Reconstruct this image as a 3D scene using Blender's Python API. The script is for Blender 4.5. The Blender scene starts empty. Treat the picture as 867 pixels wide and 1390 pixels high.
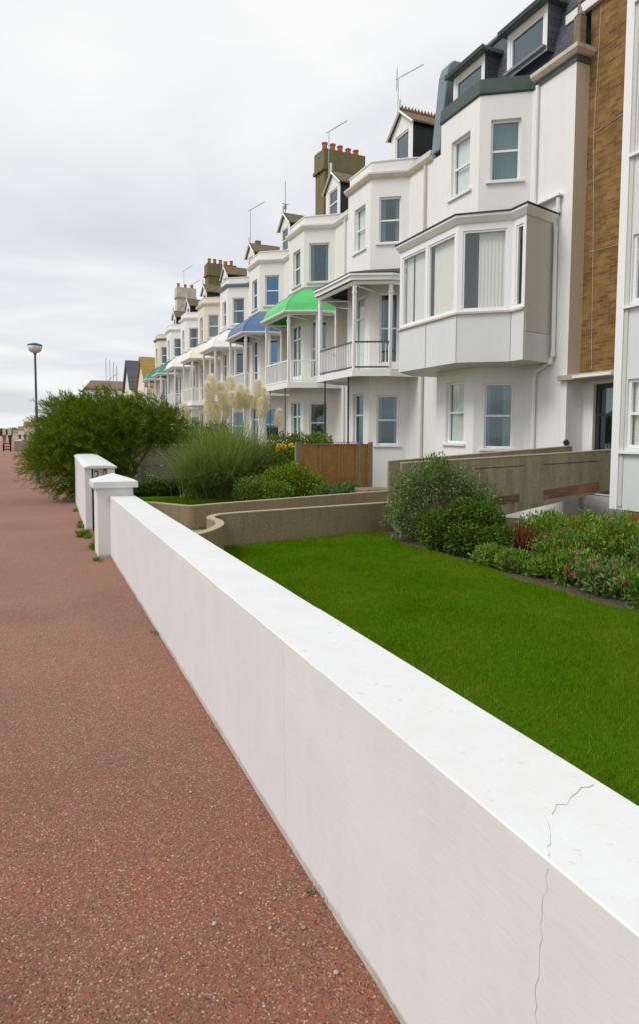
import bpy, bmesh, math, random
import numpy as np
from mathutils import Vector, Matrix, noise
random.seed(7); rng = np.random.default_rng(7)
scene = bpy.context.scene; COL = scene.collection
R_ = math.radians

# ------------------------------------------------------------------ materials
def new_mat(name):
    m = bpy.data.materials.new(name); m.use_nodes = True
    nt = m.node_tree; b = nt.nodes['Principled BSDF']
    return m, nt, b
def nd(nt, t, **kw):
    n = nt.nodes.new(t)
    for k, v in kw.items():
        if k in n.inputs: n.inputs[k].default_value = v
        else: setattr(n, k, v)
    return n
def ramp(nt, stops, src=None):
    r = nt.nodes.new('ShaderNodeValToRGB'); e = r.color_ramp.elements
    while len(e) < len(stops): e.new(.5)
    for i, (p, c) in enumerate(stops):
        e[i].position = p; e[i].color = (*c, 1) if len(c) == 3 else c
    if src is not None: nt.links.new(src, r.inputs[0])
    return r
def coords(nt, scale=(1, 1, 1), kind='Object'):
    tc = nt.nodes.new('ShaderNodeTexCoord'); mp = nt.nodes.new('ShaderNodeMapping')
    mp.inputs['Scale'].default_value = scale
    nt.links.new(tc.outputs[kind], mp.inputs[0]); return mp.outputs[0]
def noise_t(nt, vec, scale, detail=4, rough=.55):
    n = nd(nt, 'ShaderNodeTexNoise', Scale=scale, Detail=detail, Roughness=rough)
    nt.links.new(vec, n.inputs['Vector']); return n.outputs['Fac']
def mixc(nt, fac, a, b, mode='MIX'):
    m = nt.nodes.new('ShaderNodeMix'); m.data_type = 'RGBA'; m.blend_type = mode
    for s, v in ((m.inputs[0], fac), (m.inputs[6], a), (m.inputs[7], b)):
        if isinstance(v, (tuple, list)): s.default_value = (*v, 1)
        elif isinstance(v, (int, float)): s.default_value = v
        else: nt.links.new(v, s)
    return m.outputs[2]
def bump(nt, b, h, strength=.3, dist=.01):
    n = nd(nt, 'ShaderNodeBump', Strength=strength, Distance=dist)
    nt.links.new(h, n.inputs['Height']); nt.links.new(n.outputs[0], b.inputs['Normal'])

def paint(name, col, dirt=(.55, .47, .33), amount=.5, rough=.6, streak=True, bumps=.15):
    m, nt, b = new_mat(name); v = coords(nt, (1, 1, 1))
    base = mixc(nt, ramp(nt, [(.3, (0, 0, 0)), (.75, (1, 1, 1))], noise_t(nt, v, 1.3, 5)).outputs[0], tuple(c*.95 for c in col), col)
    vs = coords(nt, (3.5, 3.5, .35))
    s = ramp(nt, [(.52, (0, 0, 0)), (.8, (amount,)*3)], noise_t(nt, vs, 1.6, 6, .65)).outputs[0]
    out = mixc(nt, s, base, dirt) if streak else base
    nt.links.new(out, b.inputs['Base Color']); b.inputs['Roughness'].default_value = rough
    bump(nt, b, noise_t(nt, v, 60, 5, .7), bumps, .006)
    return m
def plain(name, col, rough=.5, metal=0, var=.12, scale=6, bumps=.1):
    m, nt, b = new_mat(name); v = coords(nt)
    f = noise_t(nt, v, scale, 5)
    c = mixc(nt, f, tuple(x*(1-var) for x in col), tuple(min(1, x*(1+var)) for x in col))
    nt.links.new(c, b.inputs['Base Color']); b.inputs['Roughness'].default_value = rough; b.inputs['Metallic'].default_value = metal
    bump(nt, b, noise_t(nt, v, scale*8, 4), bumps, .004)
    return m
def leafmat(name, stops, rough=.55, transl=.25, cl=1.2, spec=.12, rnd=.55):
    m, nt, b = new_mat(name); g = nt.nodes.new('ShaderNodeNewGeometry')
    v = coords(nt); n1 = noise_t(nt, v, cl, 3)
    ma = nd(nt, 'ShaderNodeMath', operation='MULTIPLY_ADD'); ma.inputs[1].default_value = rnd
    nt.links.new(g.outputs['Random Per Island'], ma.inputs[0])
    m2 = nd(nt, 'ShaderNodeMath', operation='MULTIPLY'); nt.links.new(n1, m2.inputs[0]); m2.inputs[1].default_value = .5
    nt.links.new(m2.outputs[0], ma.inputs[2])
    c = ramp(nt, stops, ma.outputs[0]).outputs[0]
    nt.links.new(c, b.inputs['Base Color']); b.inputs['Roughness'].default_value = rough
    b.inputs['Specular IOR Level'].default_value = spec
    t = nt.nodes.new('ShaderNodeBsdfTranslucent'); nt.links.new(c, t.inputs[0])
    mx = nd(nt, 'ShaderNodeMixShader'); mx.inputs[0].default_value = transl
    nt.links.new(b.outputs[0], mx.inputs[1]); nt.links.new(t.outputs[0], mx.inputs[2])
    nt.links.new(mx.outputs[0], nt.nodes['Material Output'].inputs[0]); return m

M = {}
M['white'] = paint('white_render', (.82, .815, .79), amount=.26)
M['white2'] = paint('cool_white_render', (.81, .805, .785), amount=.22)
M['cream'] = paint('cream_render', (.76, .70, .58), amount=.4)
M['warm'] = paint('warm_white_render', (.80, .78, .73), amount=.25)
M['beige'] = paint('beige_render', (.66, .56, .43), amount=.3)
M['trim'] = paint('white_gloss_trim', (.82, .82, .80), amount=.12, rough=.4, bumps=.03)
M['trimcream'] = paint('stained_stone_trim', (.66, .61, .50), dirt=(.3, .25, .14), amount=.6)
M['panel'] = paint('pale_grey_cladding', (.69, .70, .70), dirt=(.5, .42, .28), amount=.25, rough=.35, bumps=.02)
M['panelgrey'] = paint('stone_grey_panel', (.60, .59, .53), amount=.2, rough=.5, bumps=.03)
M['upvc'] = plain('white_window_frame', (.82, .82, .82), .35, var=.03, bumps=.02)
M['darkrail'] = plain('blue_grey_rail_paint', (.06, .08, .105), .4)
M['blackiron'] = plain('black_iron', (.025, .03, .035), .45)
M['greeniron'] = plain('green_iron', (.03, .16, .07), .45)
M['lead'] = plain('weathered_lead', (.17, .215, .24), .55, var=.25, scale=3)
M['copper'] = plain('dark_green_flashing', (.045, .075, .065), .5, var=.35, scale=4)
M['verdigris'] = plain('verdigris_gutter', (.09, .13, .11), .6, var=.5, scale=5)
M['felt'] = plain('black_roof_felt', (.04, .045, .05), .8)
M['curtain'] = plain('pale_net_curtain', (.72, .80, .76), .9, var=.06)
M['blind'] = plain('ivory_blind', (.80, .78, .73), .9, var=.05)
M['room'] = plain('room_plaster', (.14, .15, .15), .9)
M['dark'] = plain('dark_wood_door', (.035, .028, .022), .4)
M['pot'] = plain('terracotta_pot', (.38, .12, .05), .8, var=.3, scale=10)
M['metal'] = plain('galvanised_metal', (.35, .36, .37), .4, .7)
M['stone'] = plain('weathered_stone', (.20, .16, .10), .9, var=.5, scale=9, bumps=.5)
M['canopygreen'] = plain('bright_green_canopy', (.075, .50, .13), .45, var=.28, scale=1.6)
M['canopyblue'] = plain('faded_blue_canopy', (.06, .135, .27), .45, var=.35, scale=2.5)
M['canopywhite'] = paint('white_painted_canopy', (.78, .76, .71), amount=.25)
M['canopycream'] = paint('cream_painted_canopy', (.75, .70, .58), amount=.35)
M['canopyteal'] = plain('teal_green_canopy', (.03, .20, .15), .5, var=.3, scale=2)
M['soil'] = plain('garden_soil', (.075, .055, .035), 1, var=.5, scale=14, bumps=1)
M['bark'] = plain('brown_bark', (.10, .07, .045), .95, var=.4, scale=12, bumps=.6)
M['cane'] = plain('pale_cane_stem', (.28, .22, .11), .9, var=.3)
M['sea'] = plain('sea_water', (.10, .14, .14), .12, var=.1, scale=.05)
M['shingle'] = plain('beach_shingle', (.36, .27, .15), 1, var=.35, scale=.6, bumps=.8)
M['skin'] = plain('skin', (.45, .27, .19), .6, var=.05)

def brick(name, c1, c2, mortar, stain=True):
    m, nt, b = new_mat(name)
    tc = nt.nodes.new('ShaderNodeTexCoord'); sx = nt.nodes.new('ShaderNodeSeparateXYZ'); cb = nt.nodes.new('ShaderNodeCombineXYZ')
    nt.links.new(tc.outputs['Object'], sx.inputs[0])
    ad = nd(nt, 'ShaderNodeMath', operation='ADD'); nt.links.new(sx.outputs[0], ad.inputs[0]); nt.links.new(sx.outputs[1], ad.inputs[1])
    nt.links.new(ad.outputs[0], cb.inputs[0]); nt.links.new(sx.outputs[2], cb.inputs[1])
    br = nd(nt, 'ShaderNodeTexBrick', Scale=1, **{'Mortar Size': .008, 'Brick Width': .225, 'Row Height': .075, 'Mortar Smooth': .3, 'Bias': -.1})
    br.inputs['Color1'].default_value = (*c1, 1); br.inputs['Color2'].default_value = (*c2, 1); br.inputs['Mortar'].default_value = (*mortar, 1)
    nt.links.new(cb.outputs[0], br.inputs[0])
    v = coords(nt); f = ramp(nt, [(.35, (.62,)*3), (.7, (1.1,)*3)], noise_t(nt, v, 2.5, 6, .7)).outputs[0]
    nt.links.new(mixc(nt, 1, br.outputs[0], f, 'MULTIPLY'), b.inputs['Base Color']); b.inputs['Roughness'].default_value = .9
    bump(nt, b, br.outputs['Fac'], -.4, .006); return m
M['brick'] = brick('yellow_stock_brick', (.32, .17, .045), (.155, .075, .020), (.28, .185, .075))
M['brickred'] = brick('red_brick', (.30, .11, .045), (.14, .075, .045), (.20, .14, .09))
M['brickdull'] = brick('dull_brown_brick', (.16, .07, .04), (.10, .06, .04), (.17, .14, .10))
M['concdark2'] = plain('painted_groove_shadow', (.05, .045, .035), 1)  # groove strips lie on the parapet face; recess shadow is in their colour
M['brickwhite'] = brick('white_painted_brick', (.70, .66, .58), (.62, .58, .50), (.5, .46, .38))

def slate(name, c1, c2, moss=None, h=.16):
    m, nt, b = new_mat(name)
    tc = nt.nodes.new('ShaderNodeTexCoord'); sx = nt.nodes.new('ShaderNodeSeparateXYZ'); cb = nt.nodes.new('ShaderNodeCombineXYZ')
    nt.links.new(tc.outputs['Object'], sx.inputs[0]); nt.links.new(sx.outputs[1], cb.inputs[0]); nt.links.new(sx.outputs[2], cb.inputs[1])
    br = nd(nt, 'ShaderNodeTexBrick', Scale=1, **{'Mortar Size': .006, 'Brick Width': .26, 'Row Height': h, 'Mortar Smooth': .2})
    br.inputs['Color1'].default_value = (*c1, 1); br.inputs['Color2'].default_value = (*c2, 1); br.inputs['Mortar'].default_value = (.01, .01, .012, 1)
    nt.links.new(cb.outputs[0], br.inputs[0])
    c = br.outputs[0]
    if moss:
        v = coords(nt); f = ramp(nt, [(.42, (0, 0, 0)), (.62, (.9,)*3)], noise_t(nt, v, 5, 6, .7)).outputs[0]
        c = mixc(nt, f, c, moss)
    nt.links.new(c, b.inputs['Base Color']); b.inputs['Roughness'].default_value = .6
    bump(nt, b, br.outputs['Fac'], -.5, .01); return m
M['slate'] = slate('blue_grey_slate', (.085, .095, .115), (.05, .055, .07))
M['slateblack'] = slate('black_slate_cheek', (.018, .021, .026), (.011, .013, .016))
M['mossroof'] = slate('mossy_brown_tile', (.11, .07, .04), (.08, .055, .035), (.17, .12, .03))
M['yellowtile'] = slate('yellow_lichened_tile', (.34, .18, .02), (.24, .12, .02), (.30, .22, .03), .3)
M['browntile'] = slate('brown_roof_tile', (.22, .10, .055), (.16, .075, .04), (.15, .11, .04), .3)
M['ridge'] = plain('terracotta_ridge', (.30, .13, .05), .9, var=.4, scale=8)

def concrete(name, c1, c2, speck=(.5, .42, .3), amt=.5, streak=.4, scale=90):
    m, nt, b = new_mat(name); v = coords(nt); vs = coords(nt, (4, 4, .5))
    base = mixc(nt, noise_t(nt, v, 3, 7, .7), c1, c2)
    vo = nd(nt, 'ShaderNodeTexVoronoi', Scale=scale); nt.links.new(v, vo.inputs['Vector'])
    sx = nt.nodes.new('ShaderNodeSeparateXYZ'); nt.links.new(vo.outputs['Color'], sx.inputs[0])
    f = ramp(nt, [(.60, (0, 0, 0)), (.95, (amt,)*3)], sx.outputs[0]).outputs[0]
    c = mixc(nt, f, base, speck)
    s = ramp(nt, [(.45, (0, 0, 0)), (.75, (streak,)*3)], noise_t(nt, vs, 2, 6, .7)).outputs[0]
    c = mixc(nt, s, c, tuple(x*.35 for x in c1))
    nt.links.new(c, b.inputs['Base Color']); b.inputs['Roughness'].default_value = .95
    bump(nt, b, vo.outputs['Distance'], .5, .006); return m
M['conc'] = concrete('pebbled_concrete', (.22, .17, .085), (.33, .26, .14), streak=.35)
M['concdark'] = concrete('stained_bridge_concrete', (.17, .145, .085), (.30, .26, .165), (.34, .30, .21), .4, .6, 40)
M['conctop'] = concrete('pale_concrete_coping', (.38, .31, .20), (.46, .38, .26), streak=.1)
M['concpale'] = concrete('pale_concrete', (.36, .34, .28), (.46, .44, .37), streak=.3)
M['concpath'] = concrete('path_concrete', (.24, .21, .15), (.33, .29, .22), streak=.1)
M['concfence'] = concrete('grey_fence_concrete', (.17, .16, .115), (.26, .25, .19), streak=.4)
M['chimney'] = concrete('mossy_chimney_render', (.13, .115, .06), (.22, .18, .085), (.3, .25, .12), .3, .55, 30)

# wood lap panel
def wood(name, c1, c2):
    m, nt, b = new_mat(name); v = coords(nt, (3, 3, 40)); v2 = coords(nt)
    c = mixc(nt, noise_t(nt, v, 1.2, 5), c1, c2)
    c = mixc(nt, ramp(nt, [(.4, (0, 0, 0)), (.8, (.6,)*3)], noise_t(nt, v2, 4, 5)).outputs[0], c, tuple(x*.5 for x in c1))
    nt.links.new(c, b.inputs['Base Color']); b.inputs['Roughness'].default_value = .85; return m
M['wood'] = wood('orange_brown_larch', (.33, .165, .042), (.50, .27, .08))
M['bench'] = wood('dark_brown_timber', (.05, .022, .015), (.08, .035, .022))

# promenade asphalt
def asphalt():
    m, nt, b = new_mat('red_aggregate_asphalt'); v = coords(nt)
    big = noise_t(nt, v, .9, 5, .6); mid = noise_t(nt, v, 9, 4, .7)
    matrix = mixc(nt, ramp(nt, [(.35, (0, 0, 0)), (.65, (1, 1, 1))], big).outputs[0], (.245, .086, .052), (.165, .078, .048))
    matrix = mixc(nt, ramp(nt, [(.4, (0, 0, 0)), (.7, (.75,)*3)], mid).outputs[0], matrix, (.27, .088, .053))
    vo = nd(nt, 'ShaderNodeTexVoronoi', Scale=150, Randomness=1); nt.links.new(v, vo.inputs['Vector'])
    sx = nt.nodes.new('ShaderNodeSeparateXYZ'); nt.links.new(vo.outputs['Color'], sx.inputs[0])
    f = ramp(nt, [(.10, (0, 0, 0)), (.2, (1, 1, 1))], sx.outputs[0]).outputs[0]
    chip = ramp(nt, [(0, (.06, .034, .022)), (.3, (.13, .064, .041)), (.6, (.205, .10, .064)), (.84, (.28, .17, .115)), (.96, (.34, .245, .17)), (1, (.46, .38, .30))], sx.outputs[1]).outputs[0]
    inner = ramp(nt, [(.45, (1, 1, 1)), (.65, (0, 0, 0))], vo.outputs['Distance']).outputs[0]
    ff = nd(nt, 'ShaderNodeMath', operation='MULTIPLY'); nt.links.new(f, ff.inputs[0]); nt.links.new(inner, ff.inputs[1])
    c = mixc(nt, ff.outputs[0], matrix, chip)
    wear = ramp(nt, [(.38, (.80, .78, .76)), (.5, (1, 1, 1)), (.64, (1.10, 1.08, 1.05))], noise_t(nt, v, .35, 6, .62)).outputs[0]
    c = mixc(nt, 1, c, wear, 'MULTIPLY')
    # greenish grime strip beside the wall (X > .55)
    tc = nt.nodes.new('ShaderNodeTexCoord'); s2 = nt.nodes.new('ShaderNodeSeparateXYZ'); nt.links.new(tc.outputs['Object'], s2.inputs[0])
    gr = nd(nt, 'ShaderNodeMath', operation='MULTIPLY_ADD'); nt.links.new(mid, gr.inputs[0]); gr.inputs[1].default_value = .5; nt.links.new(s2.outputs[0], gr.inputs[2])
    g2 = ramp(nt, [(1.0, (0, 0, 0)), (1.22, (.5,)*3)], gr.outputs[0])
    c = mixc(nt, g2.outputs[0], c, (.085, .07, .035))
    nt.links.new(c, b.inputs['Base Color']); b.inputs['Roughness'].default_value = .8; b.inputs['Specular IOR Level'].default_value = .18; b.inputs['Sheen Weight'].default_value = .35; b.inputs['Sheen Roughness'].default_value = .4; b.inputs['Sheen Tint'].default_value = (1, .68, .55, 1)
    bump(nt, b, vo.outputs['Distance'], .5, .004); return m
M['asphalt'] = asphalt()

def grassground():
    m, nt, b = new_mat('lawn_turf'); v = coords(nt)
    c = mixc(nt, noise_t(nt, v, 1.2, 5, .6), (.05, .12, .004), (.08, .17, .006))
    c = mixc(nt, ramp(nt, [(.5, (0, 0, 0)), (.75, (.5,)*3)], noise_t(nt, v, 40, 3)).outputs[0], c, (.07, .13, .015))
    nt.links.new(c, b.inputs['Base Color']); b.inputs['Roughness'].default_value = 1; b.inputs['Specular IOR Level'].default_value = .03
    bump(nt, b, noise_t(nt, v, 120, 3), .8, .02); return m
M['turf'] = grassground()
M['blade'] = leafmat('lawn_grass', [(.15, (.045, .125, .002)), (.42, (.088, .215, .002)), (.64, (.14, .265, .004)), (.86, (.24, .31, .02)), (1, (.40, .36, .09))], transl=.3, cl=1.1, spec=.02, rnd=.62, rough=.9)
M['tam'] = leafmat('tamarisk_foliage', [(.15, (.045, .08, .006)), (.45, (.12, .185, .012)), (.75, (.24, .31, .02)), (1, (.34, .37, .04))], transl=.3, cl=1.6)
M['pamleaf'] = leafmat('pampas_blades', [(.1, (.15, .21, .04)), (.5, (.30, .38, .09)), (.85, (.46, .52, .17)), (1, (.62, .60, .28))], transl=.25)
M['plume'] = leafmat('pampas_plume', [(.1, (.84, .76, .56)), (.5, (.92, .86, .68)), (1, (.97, .94, .82))], rough=.9, transl=.5, cl=6)
M['leafdark'] = leafmat('glossy_dark_leaves', [(.1, (.035, .08, .008)), (.5, (.075, .15, .014)), (.85, (.14, .22, .03)), (1, (.24, .26, .05))], rough=.4)
M['leafgrey'] = leafmat('grey_green_leaves', [(.1, (.06, .11, .03)), (.5, (.15, .24, .06)), (1, (.30, .37, .13))])
M['leafmid'] = leafmat('fresh_green_leaves', [(.1, (.06, .13, .012)), (.5, (.15, .26, .03)), (.85, (.26, .37, .06)), (1, (.40, .42, .10))])
M['leafyel'] = leafmat('yellow_green_leaves', [(.1, (.09, .15, .01)), (.5, (.19, .28, .02)), (1, (.40, .44, .05))])
M['flax'] = leafmat('bronze_flax_blades', [(.1, (.08, .025, .012)), (.6, (.18, .06, .03)), (1, (.28, .13, .06))])
M['pink'] = plain('magenta_petals', (.62, .09, .26), .7, var=.35, scale=30)
M['ochre'] = plain('ochre_stone', (.36, .24, .09), .8)
M['red'] = plain('red_petals', (.55, .03, .02), .7)
M['yellow'] = plain('yellow_petals', (.85, .66, .02), .7)
M['hedge'] = leafmat('hedge_leaves', [(.1, (.035, .085, .008)), (.5, (.08, .17, .015)), (1, (.18, .27, .03))])

# promenade wall paint: trowelled, cracked
def wallpaint():
    m, nt, b = new_mat('white_masonry_paint'); v = coords(nt)
    base = mixc(nt, noise_t(nt, v, .8, 5), (.68, .69, .685), (.76, .77, .765))
    vs = coords(nt, (5, 5, .5)); s = ramp(nt, [(.5, (0, 0, 0)), (.78, (.16,)*3)], noise_t(nt, vs, 1.5, 6, .65)).outputs[0]
    c = mixc(nt, s, base, (.62, .50, .42))
    f = ramp(nt, [(.60, (0, 0, 0)), (.66, (.8,)*3)], noise_t(nt, v, 22, 8, .75)).outputs[0]
    g = nt.nodes.new('ShaderNodeNewGeometry'); sz = nt.nodes.new('ShaderNodeSeparateXYZ'); nt.links.new(g.outputs['Normal'], sz.inputs[0])
    up = ramp(nt, [(.4, (.12,)*3), (.8, (1, 1, 1))], sz.outputs[2]).outputs[0]
    ff = nd(nt, 'ShaderNodeMath', operation='MULTIPLY'); nt.links.new(f, ff.inputs[0]); nt.links.new(up, ff.inputs[1])
    c = mixc(nt, ff.outputs[0], c, (.50, .46, .33))
    tz = nt.nodes.new('ShaderNodeTexCoord'); sz2 = nt.nodes.new('ShaderNodeSeparateXYZ'); nt.links.new(tz.outputs['Object'], sz2.inputs[0])
    ma = nd(nt, 'ShaderNodeMath', operation='MULTIPLY_ADD'); nt.links.new(noise_t(nt, v, 14, 5, .7), ma.inputs[0]); ma.inputs[1].default_value = -.05; nt.links.new(sz2.outputs[2], ma.inputs[2])
    c = mixc(nt, ramp(nt, [(0, (.6,)*3), (.012, (0, 0, 0))], ma.outputs[0]).outputs[0], c, (.26, .20, .13))
    pt = ramp(nt, [(.42, (0, 0, 0)), (.60, (.5,)*3)], noise_t(nt, v, 2.2, 7, .7)).outputs[0]
    c = mixc(nt, pt, c, (.66, .655, .64))
    nt.links.new(c, b.inputs['Base Color']); b.inputs['Roughness'].default_value = .55
    vd = nt.nodes.new('ShaderNodeMapping'); vd.inputs['Rotation'].default_value = (R_(38), 0, 0); vd.inputs['Scale'].default_value = (1, .14, 1)
    tc = nt.nodes.new('ShaderNodeTexCoord'); nt.links.new(tc.outputs['Object'], vd.inputs[0])
    h1 = noise_t(nt, vd.outputs[0], 70, 4, .6); h2 = noise_t(nt, v, 5, 5)
    mm = nd(nt, 'ShaderNodeMath', operation='MULTIPLY_ADD'); nt.links.new(h2, mm.inputs[0]); mm.inputs[1].default_value = 2.0; nt.links.new(h1, mm.inputs[2])
    bump(nt, b, mm.outputs[0], .16, .005); return m
M['wallpaint'] = wallpaint()
M['crack'] = plain('crack_dirt', (.44, .42, .39), 1)
M['crackdark'] = plain('crack_grime', (.30, .27, .23), 1)

def glass(name, tint=(.45, .52, .55), refl=.16, gcol=(.72, .86, .92)):
    m, nt, b = new_mat(name); nt.nodes.remove(b)
    t = nt.nodes.new('ShaderNodeBsdfTransparent'); t.inputs[0].default_value = (*tint, 1)
    g = nt.nodes.new('ShaderNodeBsdfGlossy'); g.inputs[0].default_value = (*gcol, 1); g.inputs[1].default_value = .02
    fr = nd(nt, 'ShaderNodeFresnel', IOR=1.55); gg = nt.nodes.new('ShaderNodeNewGeometry')
    a0 = nd(nt, 'ShaderNodeMath', operation='ADD', use_clamp=True); nt.links.new(fr.outputs[0], a0.inputs[0]); a0.inputs[1].default_value = refl
    iv = nd(nt, 'ShaderNodeMath', operation='SUBTRACT'); iv.inputs[0].default_value = 1; nt.links.new(gg.outputs['Backfacing'], iv.inputs[1])
    ad = nd(nt, 'ShaderNodeMath', operation='MULTIPLY'); nt.links.new(a0.outputs[0], ad.inputs[0]); nt.links.new(iv.outputs[0], ad.inputs[1])
    v = coords(nt); bm = nd(nt, 'ShaderNodeBump', Strength=.08, Distance=.02); nt.links.new(noise_t(nt, v, 1.6, 2), bm.inputs['Height']); nt.links.new(bm.outputs[0], g.inputs['Normal'])
    mx = nt.nodes.new('ShaderNodeMixShader'); nt.links.new(ad.outputs[0], mx.inputs[0]); nt.links.new(t.outputs[0], mx.inputs[1]); nt.links.new(g.outputs[0], mx.inputs[2])
    nt.links.new(mx.outputs[0], nt.nodes['Material Output'].inputs[0]); return m
M['glass'] = glass('window_glass', (.62, .68, .68), .13, (.60, .76, .80))
M['glassclear'] = glass('clear_window_glass', (.96, .97, .96), .07, (.85, .93, .97))
M['glassblue'] = glass('blue_window_glass', (.16, .28, .42), .24, (.36, .66, 1))
M['glassdark'] = glass('dark_roof_glass', (.25, .30, .33), .16, (.66, .80, .84))

# ------------------------------------------------------------------ mesh tools
def org(o):
    v = Vector((0, 0, 0))
    while o is not None: v = v + o.location; o = o.parent
    return v
def tag(o, label=None, cat=None, group=None, kind=None):
    if label: o['label'] = label
    if cat: o['category'] = cat
    if group: o['group'] = group
    if kind: o['kind'] = kind
    return o
def thing(name, loc, label, cat, group=None):
    o = bpy.data.objects.new(name, None); COL.objects.link(o); o.location = loc; o.empty_display_size = .2
    return tag(o, label, cat, group)
class MB:
    def __init__(s): s.v = []; s.f = []; s.mi = []; s.m = 0
    def add(s, vs, fs):
        k = len(s.v); s.v += [tuple(v) for v in vs]
        for f in fs: s.f.append([k+i for i in f]); s.mi.append(s.m)
    def box(s, x0, x1, y0, y1, z0, z1):
        s.add([(x, y, z) for z in (z0, z1) for y in (y0, y1) for x in (x0, x1)],
              [(0, 2, 3, 1), (4, 5, 7, 6), (0, 1, 5, 4), (2, 6, 7, 3), (0, 4, 6, 2), (1, 3, 7, 5)])
    def obox(s, c, u, n, w, d, h):   # centre, horizontal dir u, horizontal normal n
        c = Vector(c); u = Vector((u[0], u[1], 0)); n = Vector((n[0], n[1], 0)); z = Vector((0, 0, 1)); vs = []
        for k in (-1, 1):
            for j in (-1, 1):
                for i in (-1, 1): vs.append(c + u*(i*w/2) + n*(j*d/2) + z*(k*h/2))
        s.add(vs, [(0, 2, 3, 1), (4, 5, 7, 6), (0, 1, 5, 4), (2, 6, 7, 3), (0, 4, 6, 2), (1, 3, 7, 5)])
    def tube(s, pts, r, n=8, cap=True):
        pts = [Vector(p) for p in pts]; rs = r if isinstance(r, (list, tuple)) else [r]*len(pts); k = len(s.v); prev = None
        for i, p in enumerate(pts):
            d = (pts[min(i+1, len(pts)-1)] - pts[max(i-1, 0)]).normalized()
            a = Vector((0, 0, 1)) if abs(d.z) < .95 else Vector((1, 0, 0))
            if prev is not None: a = prev
            x = (a - d*a.dot(d)).normalized(); prev = x; y = d.cross(x)
            for j in range(n):
                t = 2*math.pi*j/n; s.v.append(tuple(p + (x*math.cos(t) + y*math.sin(t))*rs[i]))
        for i in range(len(pts)-1):
            for j in range(n):
                s.f.append([k+i*n+j, k+i*n+(j+1) % n, k+(i+1)*n+(j+1) % n, k+(i+1)*n+j]); s.mi.append(s.m)
        if cap:
            s.f.append([k+j for j in range(n)][::-1]); s.mi.append(s.m)
            s.f.append([k+(len(pts)-1)*n+j for j in range(n)]); s.mi.append(s.m)
    def lathe(s, c, prof, n=20):
        k = len(s.v)
        for r, z in prof:
            for j in range(n):
                t = 2*math.pi*j/n; s.v.append((c[0]+r*math.cos(t), c[1]+r*math.sin(t), c[2]+z))
        for i in range(len(prof)-1):
            for j in range(n):
                s.f.append([k+i*n+j, k+i*n+(j+1) % n, k+(i+1)*n+(j+1) % n, k+(i+1)*n+j]); s.mi.append(s.m)
        s.f.append([k+j for j in range(n)][::-1]); s.mi.append(s.m); s.f.append([k+(len(prof)-1)*n+j for j in range(n)]); s.mi.append(s.m)
    def prism(s, poly, z0, z1):
        n = len(poly); s.add([(x, y, z0) for x, y in poly] + [(x, y, z1) for x, y in poly],
            [list(range(n))[::-1], [n+i for i in range(n)]] + [(i, (i+1) % n, n+(i+1) % n, n+i) for i in range(n)])
    def panel(s, A, B, z0, z1, holes=(), dep=.14):
        A = Vector(A); B = Vector(B); L = (B-A).length; u = (B-A)/L; n = Vector((-u.y, u.x))
        P = lambda a, z, d=0: (A.x+u.x*a-n.x*d, A.y+u.y*a-n.y*d, z)
        us = sorted({0, L, *[h[0] for h in holes], *[h[1] for h in holes]}); zs = sorted({z0, z1, *[h[2] for h in holes], *[h[3] for h in holes]})
        for a0, a1 in zip(us, us[1:]):
            for b0, b1 in zip(zs, zs[1:]):
                am, bm = (a0+a1)/2, (b0+b1)/2
                if any(h[0] < am < h[1] and h[2] < bm < h[3] for h in holes): continue
                s.add([P(a0, b0), P(a1, b0), P(a1, b1), P(a0, b1)], [(0, 3, 2, 1)])
        for a0, a1, b0, b1 in holes:
            s.add([P(a0, b0), P(a1, b0), P(a1, b1), P(a0, b1), P(a0, b0, dep), P(a1, b0, dep), P(a1, b1, dep), P(a0, b1, dep)],
                  [(0, 4, 5, 1), (1, 5, 6, 2), (2, 6, 7, 3), (3, 7, 4, 0)])
    def sweep(s, pts, prof, closed=False, caps=True):    # prof: (out, z) closed loop
        n = len(prof); rows = [offset(pts, o) for o, z in prof]; k = len(s.v)
        for i in range(len(pts)):
            for j in range(n): s.v.append((rows[j][i][0], rows[j][i][1], prof[j][1]))
        for i in range(len(pts)-1):
            for j in range(n):
                s.f.append([k+i*n+j, k+i*n+(j+1) % n, k+(i+1)*n+(j+1) % n, k+(i+1)*n+j]); s.mi.append(s.m)
        if caps:
            s.f.append([k+j for j in range(n)][::-1]); s.mi.append(s.m); s.f.append([k+(len(pts)-1)*n+j for j in range(n)]); s.mi.append(s.m)
    def build(s, name, mat, parent=None, smooth=False, bevel=0, loc=None):
        me = bpy.data.meshes.new(name); o0 = org(parent) if parent is not None else Vector(loc or (0, 0, 0))
        me.from_pydata([(v[0]-o0.x, v[1]-o0.y, v[2]-o0.z) for v in s.v], [], s.f)
        for m in (mat if isinstance(mat, (list, tuple)) else [mat]): me.materials.append(m)
        if any(s.mi): me.polygons.foreach_set('material_index', s.mi)
        bm = bmesh.new(); bm.from_mesh(me); bmesh.ops.recalc_face_normals(bm, faces=bm.faces) if len(s.f) < 20000 else None
        bm.to_mesh(me); bm.free()
        if smooth: me.polygons.foreach_set('use_smooth', [True]*len(me.polygons))
        o = bpy.data.objects.new(name, me); COL.objects.link(o)
        if parent is not None: o.parent = parent
        else: o.location = o0
        if bevel:
            b = o.modifiers.new('bevel', 'BEVEL'); b.width = bevel; b.segments = 2; b.limit_method = 'ANGLE'
        return o
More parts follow.
